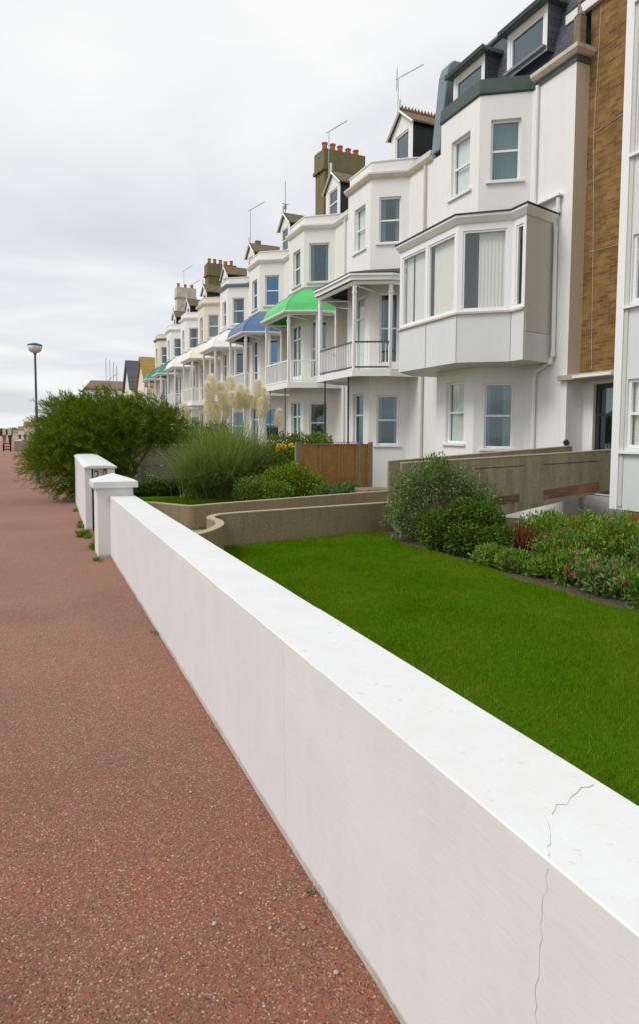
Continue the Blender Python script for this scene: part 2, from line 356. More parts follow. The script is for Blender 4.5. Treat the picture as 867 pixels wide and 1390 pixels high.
def offset(pts, d):
    out = []
    for i, p in enumerate(pts):
        p = Vector(p); ns = []
        for a, b in ((i-1, i), (i, i+1)):
            if a < 0 or b >= len(pts): continue
            t = (Vector(pts[b]) - Vector(pts[a])).normalized(); ns.append(Vector((-t.y, t.x)))
        n = sum(ns, Vector((0, 0))).normalized(); c = n.dot(ns[0])
        out.append(tuple(p + n*(d/max(c, .3))))
    return out
def npmesh(name, V, F, mat, parent=None, loc=(0, 0, 0), smooth=False):
    V = np.asarray(V, dtype=np.float32).reshape(-1, 3); F = np.asarray(F, dtype=np.int32); k = F.shape[1]
    o0 = org(parent) if parent is not None else Vector(loc)
    V = V - np.array(o0[:], dtype=np.float32)
    me = bpy.data.meshes.new(name); me.vertices.add(len(V)); me.vertices.foreach_set('co', V.ravel())
    me.loops.add(F.size); me.loops.foreach_set('vertex_index', F.ravel()); me.polygons.add(len(F))
    me.polygons.foreach_set('loop_start', np.arange(0, F.size, k, dtype=np.int32)); me.polygons.foreach_set('loop_total', np.full(len(F), k, dtype=np.int32))
    me.update(calc_edges=True); me.materials.append(mat)
    o = bpy.data.objects.new(name, me); COL.objects.link(o)
    if parent is not None: o.parent = parent
    else: o.location = o0
    return o
def unit(a): return a/np.maximum(np.linalg.norm(a, axis=1, keepdims=True), 1e-6)
def leaves(C, D, L, W, fold=.25):
    """pointed leaves: centres C, directions D -> two triangles each as one folded quad pair"""
    C = np.asarray(C, float); D = unit(np.asarray(D, float)); n = len(C)
    r = unit(rng.normal(size=(n, 3))); S = unit(np.cross(D, r)); N = np.cross(S, D)
    L = (np.asarray(L)*np.ones(n))[:, None]; W = (np.asarray(W)*np.ones(n))[:, None]
    a = C; b = C + D*L*.45 + S*W*.5 + N*W*fold; c = C + D*L; d = C + D*L*.45 - S*W*.5 + N*W*fold
    V = np.stack([a, b, c, d], 1).reshape(-1, 3); i = np.arange(n)[:, None]*4
    F = np.concatenate([i+np.array([[0, 1, 2]]), i+np.array([[0, 2, 3]])], 1).reshape(-1, 3)
    return V, F
def blob_pts(lobes, n, shell=.35):
    """random points in lobes (x,y,z,rx,ry,rz), denser near the skin; returns points and outward directions"""
    w = np.array([(l[3]*l[4]*l[5])**.67 for l in lobes]); idx = rng.choice(len(lobes), n, p=w/w.sum()); Lb = np.array(lobes)[idx]
    d = unit(rng.normal(size=(n, 3))); r = 1 - shell*rng.random(n)**1.5 + .12*rng.normal(size=n)*.6
    p = Lb[:, :3] + d*Lb[:, 3:]*r[:, None]; return p, unit(d/Lb[:, 3:])

# ------------------------------------------------------------------ camera
PXF, CX, CY = 866.7, 433.5, 650.0
p_ = math.atan((CY-591)/PXF); th = R_(23.9464); roll = .005
fw = Vector((math.sin(th)*math.cos(p_), math.cos(th)*math.cos(p_), -math.sin(p_)))
rt = Vector((math.cos(th), -math.sin(th), 0)); up = rt.cross(fw)
Rr = rt*math.cos(roll) + up*math.sin(roll); Uu = -rt*math.sin(roll) + up*math.cos(roll)
cam = bpy.data.cameras.new('camera'); co = bpy.data.objects.new('camera', cam); COL.objects.link(co)
cam.sensor_fit = 'VERTICAL'; cam.lens = 24; cam.sensor_height = 24*1390/PXF; cam.shift_y = -45/1390
cam.clip_end = 20000; cam.clip_start = .05
mm = Matrix((Rr, Uu, -fw)).transposed().to_4x4(); mm.translation = (0, 0, 1.6); co.matrix_world = mm
scene.camera = co

# ------------------------------------------------------------------ light and sky
SUN_EL, SUN_AZ = R_(50), R_(-92)          # azimuth measured from +Y towards +X: from the sea side, ahead
w = bpy.data.worlds.new('World'); scene.world = w; w.use_nodes = True; nt = w.node_tree
bg = nt.nodes['Background']; sky = nt.nodes.new('ShaderNodeTexSky'); sky.sky_type = 'NISHITA'; sky.sun_disc = False
sky.sun_elevation = SUN_EL; sky.sun_rotation = SUN_AZ; bg.inputs[1].default_value = .09
nt.links.new(sky.outputs[0], bg.inputs[0])
tc = nt.nodes.new('ShaderNodeTexCoord'); sp = nt.nodes.new('ShaderNodeSeparateXYZ'); nt.links.new(tc.outputs['Generated'], sp.inputs[0])
mz = nd(nt, 'ShaderNodeMath', operation='MAXIMUM'); nt.links.new(sp.outputs[2], mz.inputs[0]); mz.inputs[1].default_value = 0
az = nd(nt, 'ShaderNodeMath', operation='ADD'); nt.links.new(mz.outputs[0], az.inputs[0]); az.inputs[1].default_value = .12
dv = nt.nodes.new('ShaderNodeVectorMath'); dv.operation = 'DIVIDE'
cb = nt.nodes.new('ShaderNodeCombineXYZ')
for k in (0, 1): nt.links.new(az.outputs[0], cb.inputs[k])
cb.inputs[2].default_value = 1
nt.links.new(tc.outputs['Generated'], dv.inputs[0]); nt.links.new(cb.outputs[0], dv.inputs[1])
n1 = nd(nt, 'ShaderNodeTexNoise', Scale=.9, Detail=8, Roughness=.5, Distortion=.5); nt.links.new(dv.outputs[0], n1.inputs['Vector'])
cr = ramp(nt, [(.34, (.68, .695, .735)), (.46, (.79, .80, .83)), (.55, (.87, .875, .885)), (.68, (.965, .96, .95))], n1.outputs['Fac'])
cbg = nt.nodes.new('ShaderNodeBackground'); nt.links.new(cr.outputs[0], cbg.inputs[0]); cbg.inputs[1].default_value = .78
mx = nt.nodes.new('ShaderNodeMixShader'); mx.inputs[0].default_value = .93
nt.links.new(bg.outputs[0], mx.inputs[1]); nt.links.new(cbg.outputs[0], mx.inputs[2]); nt.links.new(mx.outputs[0], nt.nodes['World Output'].inputs[0])
sl = bpy.data.lights.new('sun', 'SUN'); sl.energy = 1.5; sl.angle = R_(25); sl.color = (1, .98, .95)
so = bpy.data.objects.new('sun', sl); COL.objects.link(so)
sd = Vector((math.sin(SUN_AZ)*math.cos(SUN_EL), math.cos(SUN_AZ)*math.cos(SUN_EL), math.sin(SUN_EL)))
so.rotation_euler = sd.to_track_quat('Z', 'Y').to_euler()
vs_ = scene.view_settings; vs_.view_transform = 'Standard'; vs_.look = 'None'; vs_.exposure = .46; vs_.gamma = 1; vs_.use_curve_mapping = False
scene.render.engine = 'CYCLES'

# ------------------------------------------------------------------ ground
def sheet(name, poly, z, mat, **kw):
    b = MB(); b.add([(x, y, z) for x, y in poly], [list(range(len(poly)))]); return tag(b.build(name, mat), kind='structure', **kw)
sheet('promenade', [(-8, -40), (.95, -40), (.95, 260), (-8, 260)], 0, M['asphalt'])
sheet('beach', [(-45, -400), (-8, -400), (-8, 260), (-120, 700), (-190, 700), (-60, 260)], -.12, M['shingle'])
sheet('sea', [(-9000, -6000), (-40, -6000), (-40, 200), (-150, 640), (-600, 2200), (-3000, 9000), (-9000, 9000)], -.09, M['sea'])
sheet('far_ground', [(-8, 260), (.95, 260), (.95, 30), (9000, 30), (9000, 12000), (-900, 12000), (-190, 700)], -.06, M['concpath'])
def gz(x, y):
    t = min(1, max(0, (x-7.6)/2.2))*min(1, max(0, (12.4-y)/1.6)); t = t*t*(3-2*t); return -.42 - .95*t
b = MB(); NX, NY = 60, 130; xs = [1.0 + 12*i/NX for i in range(NX+1)]; ys = [-8 + 40*j/NY for j in range(NY+1)]
b.v = [(x, y, gz(x, y)) for y in ys for x in xs]
b.f = [[j*(NX+1)+i, j*(NX+1)+i+1, (j+1)*(NX+1)+i+1, (j+1)*(NX+1)+i] for j in range(NY) for i in range(NX)]; b.mi = [0]*len(b.f)
tag(b.build('garden_ground', M['soil'], smooth=True), kind='structure')
def edge_x(y): return 6.20 + .08*math.sin(y*1.7) + .05*math.sin(y*4.1+1) + max(0, y-9.4)*.16
def inlawn1(x, y):
    lim = 9.0 + (x-1.2)*1.1 if x < 2.9 else 11.0 + (x-3)*.17
    return 1.2 < x < edge_x(y) and -6 < y < lim
poly = [(1.19, -7), (6.15, -7)] + [(edge_x(-7+.5*i), -7+.5*i) for i in range(1, 37)] + [(6.5, 11.66), (3.0, 11.05), (2.85, 10.0), (2.3, 9.4), (1.19, 9.1)]
sheet('lawn', poly, -.40, M['turf'])
sheet('garden_path', [(1.19, 9.12), (2.3, 9.45), (2.8, 10.2), (2.85, 11.1), (6.9, 11.8), (9.9, 12.4), (9.9, 15.4), (8.6, 15.0), (3.0, 13.25), (2.2, 14.4), (1.19, 14.2)], -.396, M['concpath'])
sheet('far_lawn', [(1.25, 14.3), (2.2, 14.5), (2.95, 13.35), (8.5, 15.05), (8.6, 17.0), (7.2, 19.5), (5.5, 21.5), (1.25, 21.5)], -.385, M['turf'])
def blades(n, box, test, z, h=(.02, .045), w=.004, name='lawn_grass', near=None):
    x = rng.uniform(box[0], box[1], n); y = rng.uniform(box[2], box[3], n)
    if near is not None: k = rng.random(n) < near(x, y); x, y = x[k], y[k]
    k = np.array([test(a, c) for a, c in zip(x, y)]); x, y = x[k], y[k]; n = len(x)
    H = rng.uniform(*h, n)*(1+.25*np.sin(x*3.1+1.7*np.sin(y*2.3))); a = rng.uniform(0, 2*np.pi, n); W = w*(1+y*.09)
    lx = rng.normal(0, .35, n)*H; ly = rng.normal(0, .35, n)*H; zz = np.full(n, z)
    V = np.stack([np.stack([x-np.cos(a)*W/2, y-np.sin(a)*W/2, zz], 1), np.stack([x+np.cos(a)*W/2, y+np.sin(a)*W/2, zz], 1), np.stack([x+lx, y+ly, zz+H], 1)], 1)
    o = npmesh(name, V.reshape(-1, 3), np.arange(3*n).reshape(-1, 3), M['blade']); return tag(o, 'short mown grass of the garden lawn', 'grass', kind='stuff')
blades(620000, (1.2, 7.3, .6, 11.9), inlawn1, -.402, near=lambda x, y: np.clip(1.25-.07*y, .35, 1))
o = blades(60000, (1.25, 8.2, 13.2, 19.8), lambda x, y: y > 14.4-(x-2)*1.2 and y > 13.1+(x-3)*.31, -.386, h=(.03, .06), w=.008, name='far_lawn_grass'); tag(o, 'mown grass beyond the curved low wall')

# ------------------------------------------------------------------ promenade wall
WX0, WX1, WH = .87, 1.20, .80
t = thing('promenade_wall', (1.03, 2, 0), 'long low white painted wall with cracked flat top running past the lawn', 'wall')
b = MB(); N = 300; prof = []
for i in range(N+1):
    y = -4 + 12.70*i/N; q = lambda s: .004*noise.noise(Vector((y*1.7, s, 0)))
    prof.append([(WX0+.002+q(1), y, -.5), (WX0+q(1), y, WH-.005+q(2)*.7), (WX0+.004+q(1), y, WH+q(3)*.7), (WX1-.012+q(4)*1.2, y, WH-.006+q(5)*.6), (WX1+q(4)*1.2, y, WH-.02), (WX1+q(6), y, -.5)])
b.v = [v for r in prof for v in r]
b.f = [[i*6+j, i*6+j+1, (i+1)*6+j+1, (i+1)*6+j] for i in range(N) for j in range(5)] + [[0, 1, 2, 3, 4, 5], [N*6+j for j in (5, 4, 3, 2, 1, 0)]]; b.mi = [0]*len(b.f)
b.build('wall_body', M['wallpaint'], t)
def wx(y, z): return WX0+.004*noise.noise(Vector((y*1.7, 1, 0)))+.002*(.795-z)/1.295-.0007
def crackline(pts, w0, mat='crack', face='front'):
    b = MB(); n = len(pts); L = []
    for i, p in enumerate(pts):
        ww = w0*(.5+random.random()); L.append((p, ww))
    for i in range(n-1):
        (p, wa), (q, wb) = L[i], L[i+1]
        if face == 'front': b.add([(wx(p[0], p[1]), p[0]-wa, p[1]), (wx(p[0], p[1]), p[0]+wa, p[1]), (wx(q[0], q[1]), q[0]+wb, q[1]), (wx(q[0], q[1]), q[0]-wb, q[1])], [(0, 1, 2, 3)])
        else:
            zt_ = lambda x, y: WH + .0008 + (1-(x-WX0)/.33)*.0028*noise.noise(Vector((y*1.7, 3, 0))) + (x-WX0)/.33*(-.006+.0024*noise.noise(Vector((y*1.7, 5, 0))))
            b.add([(x_, y_, zt_(x_, y_)) for x_, y_ in ((p[0]-wa*.4, p[1]-wa), (p[0]+wa*.4, p[1]+wa), (q[0]+wb*.4, q[1]+wb), (q[0]-wb*.4, q[1]-wb))], [(0, 1, 2, 3)])
    b.build('crack', M[mat], t)
def jag(y0, z0, y1, z1, n, s): return [(y0+(y1-y0)*i/n+random.uniform(-s, s), z0+(z1-z0)*i/n) for i in range(n+1)]
crackline(jag(2.30, .785, 2.27, .10, 26, .006), .0005)
crackline(jag(.885, .785, .91, .28, 24, .008), .0005)
crackline(jag(4.62, .785, 4.62, .15, 6, .001), .0008)
crackline([(.875+.012*i+random.uniform(-.003, .003), .885+.013*i+random.uniform(-.008, .008)) for i in range(9)], .0008, 'crackdark', 'top')
crackline([(.985+.02*i+random.uniform(-.003, .003), 1.0+.006*i+random.uniform(-.010, .010)) for i in range(10)], .0007, 'crackdark', 'top')

t = thing('gate_pillar', (.93, 8.9, 0), 'white painted square pillar with pyramid cap at the end of the long low wall', 'pillar')
b = MB(); b.box(.712, 1.17, 8.67, 9.14, -.4, .905); b.build('pillar_shaft', M['wallpaint'], t, bevel=.012)
b = MB(); x0, x1, y0, y1 = .66, 1.225, 8.60, 9.21; b.box(x0, x1, y0, y1, .905, .985)
b.add([(x0, y0, .986), (x1, y0, .986), (x1, y1, .986), (x0, y1, .986), (.935, 8.905, 1.085)], [(0, 1, 4), (1, 2, 4), (2, 3, 4), (3, 0, 4)])
b.build('cap', M['wallpaint'], t, bevel=.008)

def skew(b): b.v = [(x+.022*(y-11.08), y, z+(.010*(y-11.08) if z > .5 else 0)) for x, y, z in b.v]
t = thing('boundary_wall', (1.0, 11.1, 0), 'taller white wall with ridged coping and house number beyond the gate gap', 'wall')
b = MB(); b.box(.725, .835, 11.08, 11.55, -.4, 1.034); b.box(.725, 1.20, 11.55, 17.4, -.4, 1.035); b.box(1.08, 1.201, 11.08, 11.549, -.4, 1.034); skew(b)
b.build('wall_body', M['wallpaint'], t, bevel=.01)
b = MB(); P = [(.69, 11.05), (.69, 17.45)]; b.v = []
for y in (11.04, 17.45): b.v += [(.708, y, 1.037), (.708, y, 1.062), (.80, y, 1.09), (1.10, y, 1.09), (1.235, y, 1.07), (1.235, y, 1.037)]
b.f = [[i, i+1, 6+i+1, 6+i] for i in range(5)] + [[5, 0, 6, 11], [0, 1, 2, 3, 4, 5], [11, 10, 9, 8, 7, 6]]; b.mi = [0]*len(b.f); skew(b); b.build('coping', M['wallpaint'], t, bevel=.008)
b = MB(); b.box(.85, 1.07, 11.40, 11.44, -.38, .74); b.build('meter_door', M['dark'], t)
b = MB(); b.box(.87, 1.03, 11.20, 11.212, .80, 1.03); pl = b.build('number_plate', M['trim'], t); tag(pl, 'white plate with black number 2')
tx = bpy.data.curves.new('digit', 'FONT'); tx.body = '2'; tx.size = .19; tx.align_x = 'CENTER'; tx.extrude = .002
tobj = bpy.data.objects.new('digit', tx); COL.objects.link(tobj); bpy.context.view_layer.update()
me = bpy.data.meshes.new_from_object(tobj.evaluated_get(bpy.context.evaluated_depsgraph_get())); bpy.data.objects.remove(tobj)
me.materials.clear(); me.materials.append(M['blackiron'])
for v in me.vertices: x, y, z = v.co; v.co = (x + .925 - 1.0, 11.197 - z - 11.1, y + .865)
dg = bpy.data.objects.new('digit', me); COL.objects.link(dg); dg.parent = pl
b = MB(); b.lathe((1.055, 11.15, .90), [(.03, 0), (.045, .03), (.04, .07), (.02, .09)], 10); b.build('stone_knob', M['conctop'], t)
t = thing('low_wall', (.98, 17.5, 0), 'lower white wall continuing under the feathery bush', 'wall')
b = MB(); b.box(.80, 1.1, 17.46, 30, -.4, .42); b.build('wall_body', M['wallpaint'], t, bevel=.02)
b = MB(); b.box(.76, 1.14, 17.46, 17.9, .42, .5); b.build('coping', M['wallpaint'], t, bevel=.02)

# curved garden walls
def spline(pts, n=8):
    out = []
    for i in range(len(pts)-1):
        p0 = Vector(pts[max(i-1, 0)]); p1 = Vector(pts[i]); p2 = Vector(pts[i+1]); p3 = Vector(pts[min(i+2, len(pts)-1)])
        for k in range(n):
            s = k/n; out.append(tuple(.5*((2*p1)+(p2-p0)*s+(2*p0-5*p1+4*p2-p3)*s*s+(3*p1-p0-3*p2+p3)*s**3)))
    out.append(tuple(pts[-1])); return out
def low_wall(name, pts, ztops, label, base=-.55, th_=.13):
    t = thing(name, (pts[-1][0], pts[-1][1], -.4), label, 'garden wall', 'low concrete garden walls')
    n = len(pts); A = offset(pts, th_/2); B = offset(pts, -th_/2); b = MB()
    zt = [ztops[0]+(ztops[1]-ztops[0])*i/(n-1) for i in range(n)]
    for i in range(n): b.v += [(*A[i], base), (*A[i], zt[i]), (*B[i], zt[i]), (*B[i], base)]
    b.f = [[i*4+j, i*4+j+1, i*4+4+j+1, i*4+4+j] for i in range(n-1) for j in range(3)] + [[0, 1, 2, 3], [n*4-1, n*4-2, n*4-3, n*4-4]]; b.mi = [0]*len(b.f)
    b.build('wall_body', M['conc'], t)
    A = offset(pts, th_/2+.005); B = offset(pts, -th_/2-.005); b = MB()
    for i in range(n): b.v += [(*A[i], zt[i]+.001), (*A[i], zt[i]+.022), (*B[i], zt[i]+.022), (*B[i], zt[i]+.001)]
    b.f = [[i*4+j, i*4+(j+1) % 4, i*4+4+(j+1) % 4, i*4+4+j] for i in range(n-1) for j in range(4)] + [[0, 1, 2, 3], [n*4-1, n*4-2, n*4-3, n*4-4]]; b.mi = [0]*len(b.f)
    b.build('coping', M['conctop'], t)
low_wall('curved_garden_wall', spline([(1.22, 9.3), (1.9, 9.35), (2.35, 9.62), (2.7, 10.1), (2.82, 10.55), (2.78, 10.95), (3.0, 11.22), (3.4, 11.26)], 6)+[(5.0, 11.50), (6.95, 11.8)], (.07, .17), 'low concrete wall with a curled end bordering the front lawn')
low_wall('curved_garden_wall', spline([(1.22, 14.3), (1.8, 14.5), (2.25, 14.42), (2.62, 13.85), (2.95, 13.32), (3.4, 13.42)], 6)+[(6.0, 14.2), (9.9, 15.4)], (.08, .10), 'low concrete wall on the far side of the garden path')

# ------------------------------------------------------------------ footbridge
nA, nB = Vector((6.6, 10.9)), Vector((10.9, 9.46)); fA, fB = Vector((7.0, 12.1)), Vector((10.95, 10.82))
t = thing('footbridge', (7, 11.5, -.4), 'stained concrete ramp bridge with solid parapets leading up to the flats door', 'footbridge')
def slopewall(name, A, B, za, zb, zba, zbb, th_, mat):
    b = MB(); u = (B-A).normalized(); n = Vector((-u.y, u.x))*th_/2
    for P, z1, z0 in ((A, za, zba), (B, zb, zbb)): b.v += [(P.x-n.x, P.y-n.y, z0), (P.x-n.x, P.y-n.y, z1), (P.x+n.x, P.y+n.y, z1), (P.x+n.x, P.y+n.y, z0)]
    b.f = [[0, 1, 5, 4], [1, 2, 6, 5], [2, 3, 7, 6], [3, 0, 4, 7], [0, 3, 2, 1], [4, 5, 6, 7]]; b.mi = [0]*6
    return b.build(name, mat, t)
slopewall('parapet', nA, nB, 1.05, 1.34, -.45, .56, .16, M['concdark'])
slopewall('parapet', fA, fB, 1.04, 1.38, -.5, .60, .16, M['concdark'])
for A, B, za, zb in ((nA, nB, 1.051, 1.341), (fA, fB, 1.041, 1.381)): slopewall('coping', A, B, za+.018, zb+.018, za, zb, .175, M['conctop'])
slopewall('deck', (nA+fA)/2, (nB+fB)/2, .0, .70, -.35, .58, 1.12, M['concdark'])
u = (nB-nA).normalized(); n = Vector((u.y, -u.x))
if n.y > 0: n = -n
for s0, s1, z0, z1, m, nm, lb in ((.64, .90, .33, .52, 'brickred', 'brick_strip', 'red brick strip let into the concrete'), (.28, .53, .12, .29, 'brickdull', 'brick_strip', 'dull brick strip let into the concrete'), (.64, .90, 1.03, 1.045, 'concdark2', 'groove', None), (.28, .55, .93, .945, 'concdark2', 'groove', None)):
    a = nA + (nB-nA)*s0 + n*.083; c = nA + (nB-nA)*s1 + n*.083; dz = (.65 if nm == 'brick_strip' else .29)*(s1-s0); b = MB()
    b.add([(a.x, a.y, z0), (c.x, c.y, z0+dz), (c.x, c.y, z1+dz), (a.x, a.y, z1)] + [(a.x-n.x*.01, a.y-n.y*.01, z0), (c.x-n.x*.01, c.y-n.y*.01, z0+dz), (c.x-n.x*.01, c.y-n.y*.01, z1+dz), (a.x-n.x*.01, a.y-n.y*.01, z1)],
          [(0, 1, 2, 3), (0, 4, 5, 1), (1, 5, 6, 2), (2, 6, 7, 3), (3, 7, 4, 0)])
    o = b.build(nm, M[m], t)
    if lb: tag(o, lb)

# ------------------------------------------------------------------ windows
def window(par, A, B, u0, u1, z0, z1, style='sash', glass='glass', dep=.14, sill='trim', curtain=None, fr='upvc', name='window', fw_=.055, sub=False, out=.06):
    A = Vector(A); B = Vector(B); u = (B-A).normalized(); n = Vector((-u.y, u.x)); mid = A + u*((u0+u1)/2); W = u1-u0; H = z1-z0
    P = lambda a, d, z: (A.x+u.x*a+n.x*d, A.y+u.y*a+n.y*d, z)
    b = MB(); d0 = -dep + .03
    for a in (u0+fw_/2, u1-fw_/2): b.obox(P(a, d0, (z0+z1)/2), u, n, fw_, .06, H-.004)
    for z in (z0+fw_/2+.001, z1-fw_/2-.001): b.obox(P((u0+u1)/2, d0, z), u, n, W-2*fw_, .058, fw_)
    if style in ('sash', 'transom'):
        zr = z0 + H*(.5 if style == 'sash' else .72); b.obox(P((u0+u1)/2, d0+.004, zr), u, n, W-2*fw_, .05, .05)
    if style in ('french', 'french2'):
        zr = z0 + H*.76; b.obox(P((u0+u1)/2, d0+.004, zr), u, n, W-2*fw_, .05, .06)
        b.obox(P((u0+u1)/2, d0+.002, (z0+z1)/2), u, n, .08, .052, H-2*fw_)
        b.obox(P((u0+u1)/2, d0+.001, z0+.2), u, n, W-2*fw_, .045, .3)
    f = b.build(name, M[fr], par)
    q = f if not sub else par
    b = MB(); b.obox(P((u0+u1)/2, d0-.01, (z0+z1)/2), u, n, W-2*fw_+.01, .006, H-2*fw_+.01); b.build('pane', M[glass], q)
    if curtain:
        side = curtain.endswith('|side'); cm = curtain.split('|')[0]; rs_ = random.Random(hash((round(z0*100), round(A.y*100))))
        spans = [(0, rs_.uniform(.16, .34)), (1-rs_.uniform(.16, .34), 1)] if side else [(0, 1)]
        for f0, f1 in spans:
            b = MB(); k = 26 if not side else 12; dd = d0-.07; vs = []
            for i in range(k+1):
                a = u0+.02+(W-.04)*(f0+(f1-f0)*i/k); d = dd+.018*math.sin(i*1.9)+.008*math.sin(i*4.3)
                vs += [P(a, d, z0+.01), P(a, d, z1-.01)]
            b.add(vs, [(2*i, 2*i+2, 2*i+3, 2*i+1) for i in range(k)]); b.build('curtain', M[cm], q, smooth=True)
    if sill:
        b = MB(); b.obox(P((u0+u1)/2, out/2-.05, z0-.036), u, n, W+.2, out+.1, .07); b.build('sill', M[sill], q, bevel=.008)
    return f
def beams(b, pts, z0, z1, th_):
    b.sweep(pts, [(-th_/2, z0), (th_/2, z0), (th_/2, z1), (-th_/2, z1)])

# ------------------------------------------------------------------ terrace houses
PITCH = 5.52
HOUSES = [
 dict(label='end terrace house with slate mansard roof and enclosed first floor bay beside the brick flats', wall='white'),
 dict(label='white terrace house with flat roofed timber balcony and crested gable dormer', wall='white', canopy=None, rail='darkrail', pole='blackiron', front0='door', c0=None),
 dict(label='terrace house with the bright green curved balcony canopy', wall='warm', canopy='canopygreen', rail='trim', pole='greeniron', front0='french', f1='french', big=True),
 dict(label='terrace house with the blue curved balcony canopy', wall='warm', canopy='canopyblue', rail='trim', pole='trim', glass='glassblue', front0='french', stain=True),
 dict(label='white terrace house whose white canopy stands next beyond the blue one', wall='white2', canopy='canopywhite', rail='trim', pole='trim', front0='win'),
 dict(label='cream terrace house with stained parapet and cream canopy, in front of the dark chimney stack', wall='cream', canopy='canopycream', rail='trim', pole='trim', front0='win', ctn='curtain'),
 dict(label='white terrace house with white canopy, nearer neighbour of the teal canopied pair', wall='white', canopy='canopywhite', rail='trim', pole='trim', front0='win'),
 dict(label='distant white terrace house with teal canopy and a brown gable dormer with aerial', wall='white2', canopy='canopyteal', rail='trim', pole='trim', front0='win'),
 dict(label='farthest house of the terrace, cream with a teal canopy', wall='cream', canopy='canopyteal', rail='trim', pole='trim', front0='win'),
]
def aerial(par, x, y, z0, z1, kind, mat='metal'):
    b = MB(); b.tube([(x, y, z0), (x, y, z1)], .018, 6)
    if kind == 'yagi':
        d = Vector((.75, -.42, .42)).normalized(); c = Vector((x, y, z1)); e = c + d*.95; b.tube([c-d*.1, e], .012, 5)
        s = Vector((.42, .8, .1)).normalized()
        for i in range(10): q = c + d*(.2+i*.078); b.tube([q-s*.11, q+s*.11], .006, 4)
        for k in (-1, 1):                    # mesh reflector
            nn = Vector((0, 0, 1)); q = c - d*.05
            for i in range(5): b.tube([q+nn*k*(.05+i*.07)-s*.26, q+nn*k*(.05+i*.07)+s*.26], .005, 4)
            for j in (-.26, -.09, .09, .26): b.tube([q+s*j+nn*k*.05, q+s*j+nn*k*.33], .005, 4)
    elif kind == 'arm':
        c = Vector((x, y, z1)); d = Vector((.75, -.5, .45)).normalized(); b.tube([c-d*.15, c+d*.95], .016, 5)
        for i in range(6): q = c + d*(.2+i*.13); b.tube([q+Vector((0, 0, -.07)), q+Vector((0, 0, .07))], .008, 4)
    elif kind == 'rod':
        b.tube([(x-.18, y, z1-1.1), (x+.18, y, z1-1.1)], .015, 5); b.box(x-.05, x+.05, y-.04, y+.04, z1-1.35, z1-1.1)
    b.build('aerial', M[mat], par)
def dormer(par, cy, fx, w_, zs, ze, za, roof='mossroof', back=2.2, mat='trim', crest=False, base=9.5, glassm='glassdark'):
    hw = w_/2; b = MB()
    # front gable wall with hole
    A, B = (fx, cy-hw), (fx, cy+hw); b.panel(A, B, base, ze, [(.28, w_-.28, zs, ze-.12)], .08)
    b.add([(fx, cy-hw, ze), (fx, cy+hw, ze), (fx, cy, za)], [(0, 2, 1)]); d = b.build('dormer', M[mat], par)
    for s in (-1, 1):
        b = MB(); b.box(fx+.02, fx+back, cy+s*hw-(.02 if s < 0 else -.0), cy+s*hw+(.0 if s < 0 else .02), base, ze-.02)
        b.build('dormer_cheek', M['slateblack'], d)
    b = MB(); o = .14; k = (za-ze)/hw
    for s in (-1, 1):
        y1 = cy+s*(hw+o); z1 = ze-k*o
        vs = [(fx-.1, cy, za+.02), (fx-.1, y1, z1+.02), (fx+back, y1, z1+.02), (fx+back, cy, za+.02)]
        b.add(vs + [(x, y, z+.06) for x, y, z in vs], [(0, 1, 2, 3), (7, 6, 5, 4), (0, 4, 5, 1), (1, 5, 6, 2), (2, 6, 7, 3), (3, 7, 4, 0)])
    b.build('dormer_roof', M[roof], d)
    b = MB()
    for s in (-1, 1):
        y1 = cy+s*(hw+o); z1 = ze-k*o
        b.tube([(fx-.11, cy, za), (fx-.11, y1, z1)], .04, 4)
    b.box(fx-.14, fx-.06, cy-.03, cy+.03, za, za+.38); b.build('bargeboard', M['trim'], d)
    if crest:
        b = MB(); b.tube([(fx-.12, cy, za+.09), (fx+back, cy, za+.09)], .055, 6)
        for i in range(int(back/.13)): x = fx-.05+i*.13; b.add([(x, cy-.015, za+.12), (x+.11, cy-.015, za+.12), (x+.055, cy-.015, za+.24), (x, cy+.015, za+.12), (x+.11, cy+.015, za+.12), (x+.055, cy+.015, za+.24)], [(0, 1, 2), (5, 4, 3), (0, 3, 4, 1), (1, 4, 5, 2), (2, 5, 3, 0)])
        b.build('crested_ridge', M['ridge'], d)
    window(d, A, B, .28, w_-.28, zs, ze-.12, 'plain' if crest else 'sash', glassm, dep=.09, sill=None, sub=True, name='dormer_window')
    return d
def chimney(par, x0, x1, y0, y1, z0, z1, npots, mat='chimney', potm='pot', lower=None):
    b = MB(); b.box(x0, x1, y0, y1, z0, z1-.25); b.box(x0-.1, x1+.1, y0-.1, y1+.1, z1-.95, z1-.80); b.box(x0-.05, x1+.05, y0-.05, y1+.05, z1-.25, z1-.001)
    b.box(x0-.05, x1+.05, y0-.05, y1+.05, z1-.8, z1-.252)
    c = b.build('chimney', M[mat], par)
    if lower:
        b = MB(); b.box(x0-.003, x1+.003, y0-.003, y1+.003, lower[0], lower[1]); b.build('brick_base', M['brickred'], c)
    for i in range(npots):
        x = x0+.22+(x1-x0-.44)*i/(max(1, npots-1)); y = (y0+y1)/2+random.uniform(-.04, .04); h = random.uniform(.36, .46)
        b = MB(); b.lathe((x, y, z1), [(.15, 0), (.13, .05), (.12, h-.08), (.145, h-.06), (.145, h), (.10, h), (.095, h-.15)], 12); b.build('chimney_pot', M[potm], c, smooth=False)
    return c
def downpipe(par, pts, mat='trim', r=.04):
    b = MB(); b.tube(pts, r, 8)
    for p in pts[1:-1]: b.tube([(p[0], p[1], p[2]-.06), (p[0], p[1], p[2]+.06)], r*1.25, 8)
    b.build('downpipe', M[mat], par)

